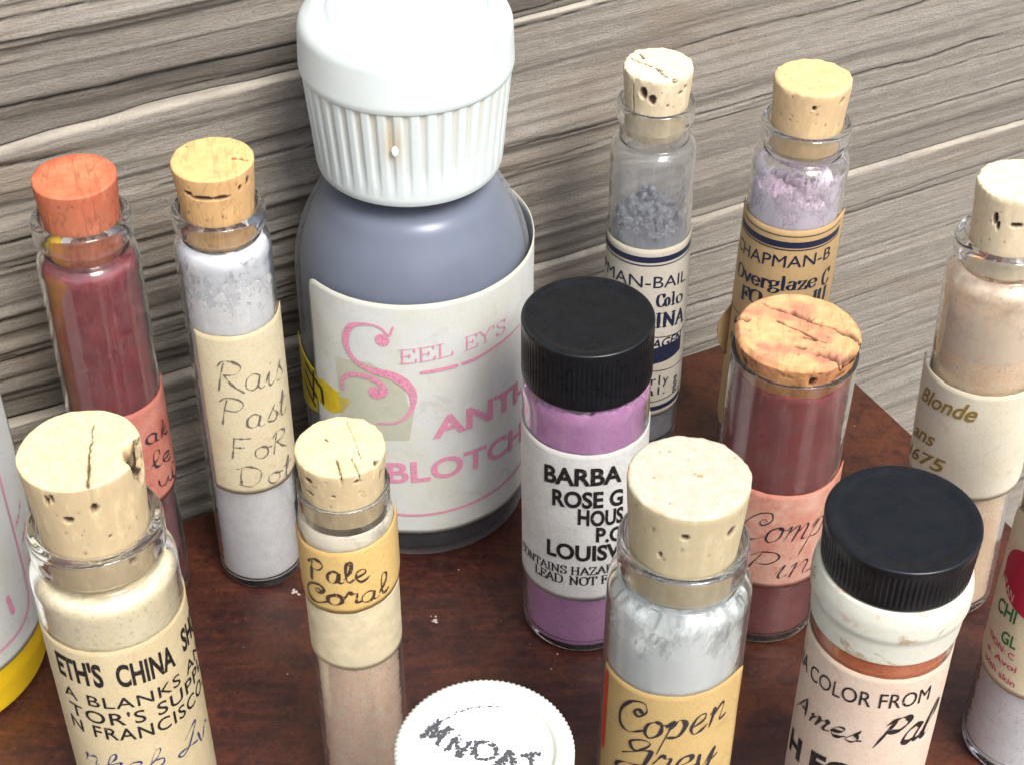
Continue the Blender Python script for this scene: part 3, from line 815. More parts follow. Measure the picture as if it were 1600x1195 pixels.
# ---- A: maroon vial, far left -------------------------------------------------
MAROON = m_powder("maroon_powder", (0.19, 0.028, 0.040), (0.27, 0.05, 0.06), 3, bump=0.25)
t = thing("cork_vial", "tall vial of dark maroon powder with a red dyed cork, leftmost of the back row", "vial", group=VIAL_GROUP_CORK)
link("glass_tube", vial_glass(0.54, 4.88, 0.43, 5.06, 0.525, 5.20, 5.47, 0.404), GLASS, t)
link("powder", powder_mesh(0.488, 0.11, 4.95, seed=5, lump=0.02, shoulder=(4.80, 4.99, 0.39)), MAROON, t)
cork(t, 'red', 5.00, 5.93, 0.365, 0.435, 101, stain=lambda xn, yn, T, Z, z0, H, PH, s: np.clip(0.75*(xn**2+yn**2)**1.5*T*(0.6+0.5*yn)+0.45*fbm(xn*2.4, yn*2.4, Z*2, seed=s)+0.12, 0, 0.8), speck=8)
LAB_SALMON = m_paper("salmon_paper", (0.50, 0.21, 0.16), (0.38, 0.09, 0.07), amt=1.0)
lb = link("label", label_mesh(0.548, -0.3, 1.75, 1.70, 3.13, flare=(0, 0.03), seed=3), LAB_SALMON, t)
add_lettering(lb, [stroke_bm(HAND, "ak", [(0.45, 2.62), (1.25, 2.5)], 0.24, 0.55, 0.13, 0.06, nib=0.6, seed=3),
                   stroke_bm(HAND, "le", [(0.5, 2.25), (1.25, 2.12)], 0.24, 0.55, 0.13, 0.06, nib=0.6, seed=4),
                   stroke_bm(HAND, "ul", [(0.6, 1.92), (1.3, 1.80)], 0.22, 0.55, 0.13, 0.06, nib=0.6, seed=6)], 0.552, PEN)
lean(t, (-4.538, -3.886), (-4.472, -3.886), 5.8)

# ---- B: raised paste ------------------------------------------------------------
WHITE_BLUE = m_powder("bluish_white_powder", (0.84, 0.84, 0.85), (0.93, 0.93, 0.94), 8, bump=0.4, dark=(0.58, 0.56, 0.64))
t = thing("cork_vial", "bluish white powder vial with handwritten yellowed label, left of the big white capped bottle", "vial", group=VIAL_GROUP_CORK)
link("glass_tube", vial_glass(0.52, 4.83, 0.425, 5.02, 0.50, 5.12, 5.36, 0.389), GLASS, t)
link("powder", powder_mesh(0.468, 0.11, 4.62, seed=15, lump=0.10), WHITE_BLUE, t)
link("dust_film", film_mesh(0.471, 3.9, 4.8, (4.81, 4.965, 0.386)), m_film("white_dust", (0.80, 0.82, 0.88), 0.42, 0.62, 9, 0.9, 5.1, 3.9), t)
cork(t, 'tan', 4.98, 5.93, 0.35, 0.437, 202, cracks=[(0.62, -0.10, 0.80, -0.22, 0.05, 0.05)], pits=[(-0.75, 0.80, 0.12, 0.025, 0.02), (-0.35, 0.76, 0.3, 0.022, 0.03), (0.1, 0.76, 0.25, 0.02, 0.02), (0.9, 0.86, 0.06, 0.05, 0.02), (0.62, 0.82, 0.05, 0.03, 0.02)], dots=[(0.52, -0.12, 0.075), (-0.55, 0.62, 0.04)])
LAB_CREAM = m_paper("yellowed_paper", (0.60, 0.53, 0.37), (0.50, 0.40, 0.24), amt=0.6)
lb = link("label", label_mesh(0.530, -0.95, 1.60, 1.64, 3.99, flare=(0, 0.015), slope=0.0, seed=7), LAB_CREAM, t)
add_lettering(lb, [stroke_bm(HAND, "Rais", [(-0.60, 3.25), (1.1, 3.12)], 0.42, 0.535, 0.075, 0.035, nib=0.6, jitter=0.08, seed=1, ital=0.1),
                   stroke_bm(HAND, "Past", [(-0.62, 2.73), (1.1, 2.60)], 0.37, 0.535, 0.08, 0.035, nib=0.6, jitter=0.08, seed=2, ital=0.1),
                   stroke_bm(HAND, "FoR", [(-0.45, 2.23), (1.0, 2.12)], 0.33, 0.535, 0.085, 0.04, nib=0.6, jitter=0.1, seed=3, ital=0.1),
                   stroke_bm(HAND, "Dot", [(-0.38, 1.80), (1.05, 1.68)], 0.33, 0.535, 0.085, 0.04, nib=0.6, jitter=0.1, seed=4, ital=0.1)], 0.532, PENCIL)
lean(t, (-3.14, -3.50), (-3.105, -3.56), 5.91)

# ---- J: front left big vial ------------------------------------------------------
CREAM_P = m_powder("cream_powder", (0.84, 0.72, 0.47), (0.90, 0.79, 0.56), 3, bump=0.2)
t = thing("cork_vial", "wide cream powder vial with chipped pale cork and arched black print, front left", "vial", group=VIAL_GROUP_CORK)
link("glass_tube", vial_glass(0.695, 3.66, 0.575, 3.86, 0.635, 3.97, 4.31, 0.509, wall=0.05, seg=128), GLASS, t)
link("powder", powder_mesh(0.640, 0.11, 3.74, seed=25, lump=0.02, shoulder=(3.60, 3.79, 0.495), seg=150), CREAM_P, t)
cork(t, 'plain', 3.84, 5.17, 0.475, 0.555, 303, cracks=[(0.30, 0.50, 0.22, 0.10, 0.018, 0.006), (0.22, 0.10, 0.10, -0.40, 0.028, 0.012), (0.10, -0.40, 0.0, -0.95, 0.040, 0.028)],
     chips=[(1.22, 0.36, 0.16, 0.26)], pits=[(0.05, 0.80, 0.055, 0.035, 0.05), (-0.72, 0.88, 0.04, 0.045, 0.03), (-0.62, 0.91, 0.04, 0.03, 0.03), (-0.42, 0.72, 0.09, 0.022, 0.03), (0.22, 0.50, 0.03, 0.012, 0.02), (0.52, 0.22, 0.07, 0.03, 0.04)], speck=10)
LAB_TAN = m_paper("tan_paper", (0.56, 0.47, 0.30), (0.47, 0.36, 0.20), amt=0.5)
lb = link("label", label_mesh(0.705, -2.0, 1.95, 0.45, 3.24, seed=9), LAB_TAN, t)
R = 0.708
add_lettering(lb, [text_bm("ETH'S", [(-1.05, 2.78), (-0.34, 2.76)], 0.30, R, 0.035), text_bm("CHINA", [(-0.16, 2.75), (0.70, 2.69)], 0.29, R, 0.03),
                   text_bm("SHO", [(0.90, 2.72), (1.50, 2.66)], 0.28, R, 0.03),
                   text_bm("A BLANKS AN", [(-1.05, 2.47), (1.40, 2.36)], 0.155, R, 0.004, spacing=1.1), text_bm("TOR'S SUPPL", [(-1.0, 2.21), (1.40, 2.14)], 0.175, R, 0.008, spacing=1.1),
                   text_bm("N FRANCISCO,", [(-1.05, 1.99), (1.35, 1.90)], 0.175, R, 0.008, spacing=1.1)], R, INK_BLACK, 0.004)
add_lettering(lb, [stroke_bm(HAND, "Iv", [(0.50, 1.40), (1.15, 1.30)], 0.34, R, 0.10, 0.05, nib=0.7, seed=3, ital=0.25),
                   stroke_bm(HAND, "nkeb", [(-1.0, 1.50), (0.25, 1.44)], 0.26, R, 0.12, 0.06, nib=0.7, seed=5, ital=0.3)], R, PEN_BLUE, 0.005, "handwriting")
lean(t, (-3.878, -7.205), (-3.886, -7.205), 5.2)

# ---- C: big bottle with spout cap -------------------------------------------------
def m_frosted(name, shell, facing_gain=0.75, base=0.02, rough=0.34):
    b = NB(name); lw = b.n('ShaderNodeLayerWeight'); lw.inputs[0].default_value = 0.35
    n = b.noise(b.coord(), 3, 4, 0.6)
    f = b.math('ADD', b.math('MULTIPLY', b.math('POWER', lw.outputs['Facing'], 2.4), facing_gain), b.math('ADD', b.math('MULTIPLY', n, 0.06), base-0.03), clamp=True)
    n3 = b.noise(b.coord(), 14, 5, 0.75)
    f = b.math('ADD', f, b.ramp(n3, [(0.55, 0.0), (0.85, 0.06)]), clamp=True)
    d = b.bsdf(shell, rough, b.bump(n, 0.05, 0.05), out=False, **{'Subsurface Weight': 0.0})
    tr = b.n('ShaderNodeBsdfTransparent'); tr.inputs[0].default_value = (0.9, 0.92, 0.96, 1)
    b.mixsh(f, tr.outputs[0], d); return b.m
FROST = m_frosted("frosted_plastic", (0.50, 0.53, 0.55))
def m_cap_white():
    b = NB("white_plastic"); v = b.coord()
    n = b.noise(v, 2.5, 4, 0.6)
    at = b.attr("grime")
    c = b.mix(b.ramp(n, [(0.4, 0.0), (0.7, 0.4)]), (0.62, 0.68, 0.68), (0.58, 0.635, 0.625))
    c = b.mix(at, c, (0.50, 0.40, 0.25))
    c = b.mix(b.ramp(b.noise(v, 9, 6, 0.8), [(0.60, 0.0), (0.74, 0.35)]), c, (0.50, 0.47, 0.38))
    b.bsdf(c, 0.42, b.bump(b.noise(v, 14, 5, 0.7), 0.06, 0.03), **{'Subsurface Weight': 0.25, 'Subsurface Radius': (0.15, 0.15, 0.15), 'Subsurface Scale': 0.6})
    return b.m
WHITE_PL = m_cap_white()
t = thing("plastic_bottle", "large frosted bottle of blue liquid with a white ribbed spout cap and pink lettering", "bottle", group="plastic squeeze bottles with pink printed labels")
RB = 1.40
body = lathe("bottle_body", prof([(0, 0.06), (RB*0.75, 0.05), (RB*0.86, 0.0, 0.05), (RB-0.05, 0.03, 0.12), (RB-0.02, 0.30, 0.1), (RB, 0.45, 0.05), (RB, 4.05, 0.85), (0.93, 4.92, 0.3), (0.90, 5.3), (0, 5.3)], 14), 160)
link("bottle_body", body, FROST, t)
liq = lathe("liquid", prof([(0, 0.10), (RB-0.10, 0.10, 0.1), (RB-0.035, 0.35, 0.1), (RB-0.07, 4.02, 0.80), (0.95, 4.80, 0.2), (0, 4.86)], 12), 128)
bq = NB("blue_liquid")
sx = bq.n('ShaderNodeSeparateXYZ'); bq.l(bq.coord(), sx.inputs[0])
shade_ramp = bq.ramp(bq.math('MULTIPLY', sx.outputs[2], 0.2), [(0.12, 0.0), (0.42, 1.0)])       # shade at the bottle's foot, painted dark into the liquid colour
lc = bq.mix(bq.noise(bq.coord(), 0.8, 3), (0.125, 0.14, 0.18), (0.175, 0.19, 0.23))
bq.bsdf(bq.mix(shade_ramp, (0.012, 0.007, 0.010), lc), 0.3)
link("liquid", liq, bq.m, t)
# cap
def big_cap():
    pts = prof([(0, 5.2), (0.96, 5.2), (0.96, 5.06, 0.01), (1.03, 5.04, 0.03), (1.055, 5.12, 0.03), (1.085, 5.5), (1.152, 6.25, 0.01), (1.165, 6.265, 0.01), (1.178, 6.32, 0.03), (1.155, 6.84, 0.14), (0.98, 6.96, 0.06), (0.90, 6.955, 0.03), (0.87, 6.90, 0.02), (0.84, 6.96, 0.03), (0.78, 7.0, 0.05), (0, 7.0)], 6)
    ribs = 40
    def rf(R, Z, th):
        k = th*ribs/(2*PI)+0.2; fr = np.abs(k-np.floor(k)-0.5)*2
        g = np.clip((fr-0.50)/0.18, 0, 1)
        m = np.clip((Z-5.20)/0.25, 0, 1)*(Z < 6.262)*(R > 1.0)
        return R-0.028*g*m
    me = lathe("cap", pts, ribs*12, rf)
    n = len(me.vertices); co = np.empty(n*3, np.float32); me.vertices.foreach_get("co", co); co = co.reshape(-1, 3)
    r = np.hypot(co[:, 0], co[:, 1]); th = np.arctan2(co[:, 0], -co[:, 1])
    g = np.clip((1.04+(co[:, 2]-5.1)*0.094-r)/0.03, 0, 1)*(co[:, 2] > 5.2)*(co[:, 2] < 6.27)*(r > 0.95)
    st = np.exp(-((th+0.16)/0.11)**2-((co[:, 2]-5.92)/0.24)**2)
    gr = np.clip(g*0.8*np.clip((co[:, 2]-5.3)/0.8, 0, 1)*(0.6+0.5*fbm(th*6, co[:, 2]*2, seed=5)), 0, 1)
    gr = np.maximum(gr, np.clip(st*1.1*(0.7+0.5*fbm(th*30, co[:, 2]*9, seed=8)), 0, 0.95))
    me.attributes.new("grime", 'FLOAT', 'POINT').data.foreach_set("value", gr.astype(np.float32))
    return me
cap = link("cap", big_cap(), WHITE_PL, t)
# flip spout lying in its slot
sp = box("spout", -0.20, 0.20, 0.05, 0.86, 6.985, 7.06, WHITE_PL, cap, 0.03)
for sx in (-1, 1): box("spout_cheek", sx*0.40-0.10, sx*0.40+0.10, 0.28, 0.84, 6.985, 7.035, WHITE_PL, cap, 0.02)
drip = lathe("plastic_nick", [(0, -0.05), (0.045, -0.02), (0.05, 0.02), (0.03, 0.05), (0, 0.06)], 10)
dn = link("plastic_nick", drip, m_plain("white_flake", (0.85, 0.86, 0.85), 0.6), cap); dn.location = (-0.165, -1.105, 5.80); dn.scale = (0.8, 0.3, 1.2)
# label
WLAB = m_paper("bluish_white_paper", (0.58, 0.60, 0.59), (0.55, 0.535, 0.43), amt=0.75, scale=1.1, speck=0.22)
RL = 1.43
lb = link("label", label_mesh(RL, -1.02, 2.25, 0.50, 4.02, slope=0.015, thick=0.014, corner=0.16, flz=0.9, flare=(0, 0.045), seed=12, wrinkle=0.006), WLAB, t)
def swash(pts, wm):
    n = len(pts)
    P = [(p*RL, z) for p, z in pts]; q = smooth_pts(P, 10); bm = bmesh.new()
    ribbon(bm, q, lambda d, tt, p: wm(tt)); return bm
S1 = swash([(-0.185, 3.72), (-0.22, 3.60), (-0.30, 3.70), (-0.43, 3.70), (-0.553, 3.60), (-0.60, 3.36), (-0.54, 3.16), (-0.40, 3.06), (-0.22, 3.02), (-0.10, 2.90), (-0.045, 2.72), (-0.075, 2.48), (-0.19, 2.32), (-0.36, 2.26)],
           lambda q: 0.025+0.06*math.exp(-((q-0.35)/0.10)**2)+0.105*math.exp(-((q-0.66)/0.15)**2))
S2 = swash([(-0.66, 2.62), (-0.655, 2.78), (-0.57, 2.90), (-0.435, 2.94), (-0.32, 2.89), (-0.275, 2.78), (-0.31, 2.70)], lambda q: 0.045+0.04*q)
add_lettering(lb, [S1, S2, disc_bm(-0.275, 3.52, 0.085, RL), disc_bm(-0.355, 2.73, 0.09, RL),
    stroke_bm(SERIF, "EEL", [(-0.155, 3.20), (0.10, 3.24), (0.29, 3.27)], 0.20, RL, 0.11, 0.05), stroke_bm(SERIF, "EY'S", [(0.375, 3.28), (0.56, 3.29), (0.80, 3.29)], 0.19, RL, 0.11, 0.05),
    strip_bm([(0.024, 3.07), (0.17, 3.085), (0.317, 3.10)], RL, 0.05), strip_bm([(0.36, 3.105), (0.48, 3.115), (0.63, 3.15), (0.82, 3.18), (1.0, 3.20)], RL, lambda d, tt, p: 0.045-0.02*tt),
    text_bm("ANTI-", [(0.10, 2.06), (0.50, 2.10), (1.12, 2.02)], 0.30, RL, 0.03), text_bm("BLOTCH", [(-0.29, 1.34), (0.35, 1.42), (1.08, 1.32)], 0.31, RL, 0.022),
    strip_bm([(-0.75, 0.98), (-0.62, 0.88), (-0.45, 0.84), (-0.1, 0.825), (0.286, 0.85), (0.60, 0.88), (0.97, 0.93), (1.2, 0.98)], RL, 0.035)], RL, INK_PINK, 0.012)
# old tape residue (translucent yellow green) and torn yellow strip
def m_residue(name, col, a):
    b = NB(name); n = b.noise(b.coord(), 6, 4, 0.6)
    d = b.bsdf(col, 0.5, out=False); tr = b.n('ShaderNodeBsdfTransparent')
    b.mixsh(b.ramp(n, [(0.3, a*0.75), (0.7, a)]), tr.outputs[0], d); return b.m
add_lettering(lb, [poly_bm([(-0.72, 3.08), (-0.40, 3.16), (-0.12, 2.98), (-0.09, 2.60), (-0.04, 2.50), (-0.09, 2.05), (-0.40, 1.98), (-0.70, 2.0)], RL)], RL, m_residue("tape_residue", (0.50, 0.50, 0.28), 0.35), 0.008, "tape_residue")
YT = m_plain("yellow_paper", (0.62, 0.47, 0.02), 0.5, 0.15, 6)
yt = add_lettering(t, [poly_bm([(-1.50, 2.70), (-1.30, 2.66), (-0.585, 2.50), (-0.69, 2.24), (-0.95, 2.0), (-1.2, 1.85), (-1.45, 1.75)], RL)], RL, YT, 0.0, "yellow_strip")
sm = yt.modifiers.new("thick", 'SOLIDIFY'); sm.thickness = 0.006
add_lettering(yt, [stroke_bm(HAND, "4", [(0, 0)], 1, 1, 1, 1) if False else strip_bm([(-1.20, 2.55), (-0.93, 2.42), (-0.92, 2.2)], RL, 0.05, False), strip_bm([(-1.22, 2.4), (-1.02, 2.2)], RL, 0.06, False), strip_bm([(-1.25, 2.2), (-1.05, 2.02)], RL, 0.05, False), strip_bm([(-1.04, 2.58), (-1.08, 2.1)], RL, 0.04, False)], RL, INK_BLACK, 0.006)
lean(t, (-1.204, -2.118), (-1.14, -2.118), 7.0)

# ---- K: white bottle at left edge -------------------------------------------------
t = thing("plastic_bottle", "yellow bottle with a white label and a pink border line, at the left edge", "bottle", group="plastic squeeze bottles with pink printed labels")
me = body.copy(); me.materials.clear()
link("bottle_body", me, m_plain("yellow_plastic", (0.80, 0.52, 0.015), 0.35, 0.08, 2, **{'Subsurface Weight': 0.2, 'Subsurface Scale': 0.3}), t)
me = cap.data.copy(); me.materials.clear(); kc = link("cap", me, WHITE_PL, t)
lb = link("label", label_mesh(RL, -1.9, 1.45, 0.74, 4.1, thick=0.014, corner=0.2, flare=(0, 0.06), seed=14, wrinkle=0.006), WLAB, t)
add_lettering(lb, [strip_bm([(0.98, 3.4), (0.98, 2.2), (0.97, 1.45), (0.90, 1.16), (0.72, 1.04), (0.4, 1.02), (-0.6, 1.02)], RL, 0.035),
   strip_bm([(0.72, 1.35), (0.70, 1.62)], RL, 0.07, False), stroke_bm(HAND, "~~", [(1.03, 2.2), (1.30, 2.3)], 0.2, RL, 0.1, 0.05), stroke_bm(HAND, "~~", [(1.05, 1.9), (1.32, 2.0)], 0.2, RL, 0.1, 0.05),
   stroke_bm(HAND, "~~", [(1.07, 1.55), (1.33, 1.65)], 0.2, RL, 0.1, 0.05), stroke_bm(HAND, "~~", [(1.09, 1.2), (1.34, 1.3)], 0.2, RL, 0.1, 0.05)], RL, INK_PINK, 0.012)
lean(t, (-6.88, -5.12), (-6.88, -5.12), 7.0)

# ---- D: black cap, lilac powder ---------------------------------------------------
LILAC = m_powder("lilac_powder", (0.58, 0.27, 0.54), (0.66, 0.34, 0.62), 4, bump=0.25)
t = thing("screw_cap_vial", "screw cap vial of lilac purple powder with a white printed label, in the middle", "vial", group=VIAL_GROUP_CAP)
gd = lambda R, zt: lathe("glass_tube", prof([(0, 0.03), (R*0.8, 0.0, 0.05), (R-0.01, 0.02, 0.08), (R, 0.16, 0.06), (R, zt-0.18, 0.12), (R*0.86, zt, 0.08), (R*0.84, zt+0.35, 0.02), (R*0.76, zt+0.35, 0.02), (R*0.78, zt, 0.08), (R-0.05, zt-0.22, 0.1), (R-0.05, 0.15, 0.06), (0, 0.11)], 6), 128)
link("glass_tube", gd(0.70, 3.84), GLASS, t)
link("powder", powder_mesh(0.646, 0.115, 3.66, seed=31, lump=0.12, tilt=-0.05, seg=150), LILAC, t)
link("cap", cap_mesh(0.708, 3.77, 4.52, 84, 0.012), BLACK_PLASTIC, t)
WHITE_LAB = m_paper("white_paper", (0.62, 0.62, 0.61), (0.47, 0.46, 0.44), amt=0.6, scale=3)
R = 0.712
lb = link("label", label_mesh(0.711, -1.75, 1.9, 0.93, 3.18, seed=17), WHITE_LAB, t)
add_lettering(lb, [text_bm("BARBA", [(-0.64, 2.68), (0, 2.75), (0.62, 2.72)], 0.235, R, 0.035), text_bm("ROSE G", [(-0.49, 2.38), (0, 2.42), (0.66, 2.36)], 0.225, R, 0.035),
   text_bm("HOUS", [(-0.07, 2.17), (0.68, 2.09)], 0.22, R, 0.035), text_bm("P.O", [(0.22, 1.89), (0.70, 1.80)], 0.21, R, 0.035), text_bm("LOUISV", [(-0.58, 1.58), (-0.08, 1.60), (0.66, 1.55)], 0.225, R, 0.035),
   stroke_bm(SERIF, "CONTAINS HAZAR", [(-1.30, 1.25), (-0.62, 1.34), (0.0, 1.36), (0.55, 1.36)], 0.12, R, 0.17, 0.09), stroke_bm(SERIF, "LEAD. NOT F", [(-0.84, 1.15), (-0.1, 1.20), (0.45, 1.19)], 0.13, R, 0.17, 0.09)], R, INK_BLACK, 0.006)
lean(t, (0.837, -4.377), (0.80, -4.377), 4.51)

# ---- E: grey blue vial back row ---------------------------------------------------
t = thing("cork_vial", "vial with grey blue powder crumbs above its banded label, back row right of centre", "vial", group=VIAL_GROUP_CORK)
link("glass_tube", vial_glass(0.518, 4.40, 0.418, 4.63, 0.468, 4.88, 5.14, 0.385, wall=0.035), GLASS, t)
GB = m_powder("grey_blue_powder", (0.30, 0.31, 0.37), (0.42, 0.43, 0.49), 9, bump=0.6)
link("powder", powder_mesh(0.475, 0.11, 3.40, seed=41, lump=0.12, tilt=0.10), GB, t)
rng = random.Random(4); bm = bmesh.new()
for k in range(120):
    a = rng.uniform(0, 2*PI); rr = 0.41*math.sqrt(rng.random()); x, y = rr*math.cos(a), rr*math.sin(a)
    zz = 3.42+0.12*y+0.30*math.exp(-((x+0.02)/0.22)**2-((y-0.12)/0.30)**2)*rng.random()+0.05+rng.uniform(-0.02, 0.04)
    M = Matrix.Translation((x, y, zz)) @ Matrix.Rotation(rng.uniform(0, 6), 4, (rng.random(), rng.random(), 1)) @ Matrix.Diagonal((rng.uniform(.7, 1.2), rng.uniform(.7, 1.2), rng.uniform(.6, 1), 1))
    r = bmesh.ops.create_icosphere(bm, subdivisions=2, radius=rng.uniform(0.018, 0.055), matrix=M)
    for v in r['verts']: v.co += Vector((rng.uniform(-1, 1), rng.uniform(-1, 1), rng.uniform(-1, 1)))*0.007
me = bpy.data.meshes.new("powder_crumbs"); bm.to_mesh(me); bm.free()
tag(link("powder_crumbs", me, m_powder("crumb_powder", (0.34, 0.36, 0.42), (0.44, 0.46, 0.52), 9, bump=0.5), t), kind='stuff')
link("dust_film", film_mesh(0.480, 3.2, 4.3, (4.42, 4.575, 0.382)), m_film("grey_dust", (0.62, 0.64, 0.69), 0.34, 0.95, 2.5, 0.60, 3.2, 5.2), t)
cork(t, 'cream', 4.72, 5.60, 0.345, 0.42, 404, cracks=[(-0.8, 0.25, 0.1, -0.35, 0.05, 0.03), (-0.55, 0.55, -0.42, 0.28, 0.05, 0.05), (-0.1, -0.2, 0.25, -0.75, 0.04, 0.04)],
     chips=[(0.55, 0.10, 0.12, 0.05), (0.95, 0.06, 0.10, 0.03)], pits=[(-0.40, 0.78, 0.11, 0.085, 0.07), (-0.12, 0.70, 0.12, 0.07, 0.03), (0.75, 0.76, 0.06, 0.03, 0.04), (0.92, 0.82, 0.05, 0.03, 0.04), (-0.75, 0.6, 0.02, 0.25, 0.02), (0.35, 0.60, 0.03, 0.02, 0.03)], edge=0.022, rough=0.010)
GREY_LAB = m_paper("grey_cream_paper", (0.52, 0.49, 0.43), (0.46, 0.40, 0.30), amt=0.5)
R = 0.530
lb = link("label", label_mesh(0.527, -1.9, 1.75, 0.62, 3.32, seed=21, slope=0.0, flare=(0, 0.03)), GREY_LAB, t)
Z = lambda z, s=0.0, a=-1.85, b=1.7, n=9: [(a+(b-a)*k/(n-1), z+s*(a+(b-a)*k/(n-1))) for k in range(n)]
add_lettering(lb, [strip_bm(Z(3.17), R, 0.085), strip_bm(Z(3.085), R, 0.018), text_bm("PMAN-BAIL", [(-1.45, 2.70), (0, 2.75), (1.20, 2.66)], 0.175, R, 0.006),
   stroke_bm(SERIF, "Colo" if False else "Co", [(0.30, 2.45), (0.66, 2.42)], 0.19, R, 0.20, 0.07), stroke_bm(SERIF, "lo", [(0.68, 2.42), (1.15, 2.36)], 0.19, R, 0.20, 0.07),
   stroke_bm(SERIF, "INA", [(0.30, 2.12), (0.75, 2.08), (1.25, 2.0)], 0.22, R, 0.24, 0.07), strip_bm(Z(1.99, -0.10), R, 0.014),
   text_bm("AGEN", [(0.22, 1.78), (0.7, 1.77), (1.15, 1.74)], 0.13, R, 0.02, ital=0.2), poly_bm([(-0.6, 1.78), (0.2, 1.77), (0.7, 1.80), (1.2, 1.78), (1.2, 1.56), (0.7, 1.53), (-0.6, 1.50)], R),
   strip_bm(Z(1.43, -0.08), R, 0.012),
   text_bm("rly g", [(0.28, 1.17), (0.7, 1.14), (1.15, 1.04)], 0.15, R, 0.006, spacing=1.3), text_bm("al. g", [(0.20, 0.99), (0.7, 0.97), (1.15, 0.90)], 0.13, R, 0.006, spacing=1.3),
   strip_bm(Z(0.88), R, 0.014), strip_bm(Z(0.76), R, 0.075)], R, INK_NAVY, 0.003)
lean(t, (1.721, -0.957), (1.709, -0.957), 5.6)

# ---- F: lavender vial back row ------------------------------------------------------
t = thing("cork_vial", "pale lavender powder vial with smooth tan cork and brown banded label, back right", "vial", group=VIAL_GROUP_CORK)
link("glass_tube", vial_glass(0.560, 4.68, 0.455, 4.90, 0.518, 5.00, 5.28, 0.418, wall=0.04), GLASS, t)
LAV = m_powder("lavender_powder", (0.76, 0.60, 0.76), (0.88, 0.76, 0.88), 6, bump=0.6)
link("powder", powder_mesh(0.512, 0.11, 4.30, seed=51, lump=0.25, tilt=-0.10), LAV, t)
link("dust_film", film_mesh(0.516, 3.9, 4.6, (4.69, 4.845, 0.415)), m_film("lavender_dust", (0.84, 0.76, 0.88), 0.46, 0.56, 3.5, 0.92, 3.4, 5.6), t)
cork(t, 'warm', 5.00, 5.82, 0.395, 0.445, 505, pits=[(0.12, 0.80, 0.05, 0.035, 0.04), (0.95, 0.86, 0.05, 0.045, 0.04), (0.88, 0.83, 0.04, 0.03, 0.03)], speck=8, edge=0.015)
BROWN_LAB = m_paper("brown_paper", (0.50, 0.34, 0.17), (0.44, 0.29, 0.14), amt=0.5)
R = 0.572
lb = link("label", label_mesh(0.569, -1.75, 1.55, 0.75, 4.10, seed=23, slope=0.03, flare=(0.03, 0.03)), BROWN_LAB, t)
add_lettering(lb, [strip_bm(Z(3.90, 0.03, -1.7, 1.5), R, 0.085), strip_bm(Z(3.83, 0.03, -1.7, 1.5), R, 0.016), strip_bm(Z(4.02, 0.03, -1.7, 1.5), R, 0.012),
   text_bm("CHAPMAN-B", [(-1.45, 3.46), (-0.3, 3.56), (1.05, 3.62)], 0.17, R, 0.006),
   stroke_bm(SERIF, "Overglaze C" if False else "Overglaze ", [(-1.30, 3.12), (-0.2, 3.24), (0.90, 3.27)], 0.185, R, 0.24, 0.07), stroke_bm(SERIF, "C", [(0.92, 3.22), (1.18, 3.22)], 0.22, R, 0.2, 0.07),
   stroke_bm(SERIF, "FO", [(-0.98, 2.88), (-0.38, 2.98)], 0.19, R, 0.26, 0.08), stroke_bm(SERIF, "IU", [(0.72, 2.98), (1.16, 2.96)], 0.21, R, 0.26, 0.08),
   strip_bm(Z(2.72, 0.08, -1.7, 1.5), R, 0.013), text_bm("ART", [(-1.15, 2.42), (-0.7, 2.46)], 0.14, R, 0.006), text_bm("PAR", [(-1.2, 2.15), (-0.75, 2.18)], 0.12, R, 0.004)], R, INK_NAVY, 0.003)
# peeled end of the label, standing off on the left side
def flap():
    nphi, nz = 10, 12; V = []
    for j in range(nz):
        tz = j/(nz-1)
        for i in range(nphi):
            q = i/(nphi-1); wz = 0.42*math.sqrt(max(0.02, 1-(2*tz-1)**2))
            r = 0.575+0.15*q*q*math.sin(PI*min(1, max(0.03, tz*1.0+0.02))); ph = -1.66+0.16*q*0
            ph = -1.60+0.10*q
            V.append((r*math.sin(ph), -r*math.cos(ph), 1.75+0.75*tz+0.1*q*(tz)))
    return mesh_np("label_flap", np.array(V), grid_faces(nz, nphi))
fo = link("label_flap", flap(), BROWN_LAB, lb); m_ = fo.modifiers.new("thick", 'SOLIDIFY'); m_.thickness = 0.012
lean(t, (3.267, -1.658), (3.395, -1.658), 5.8)

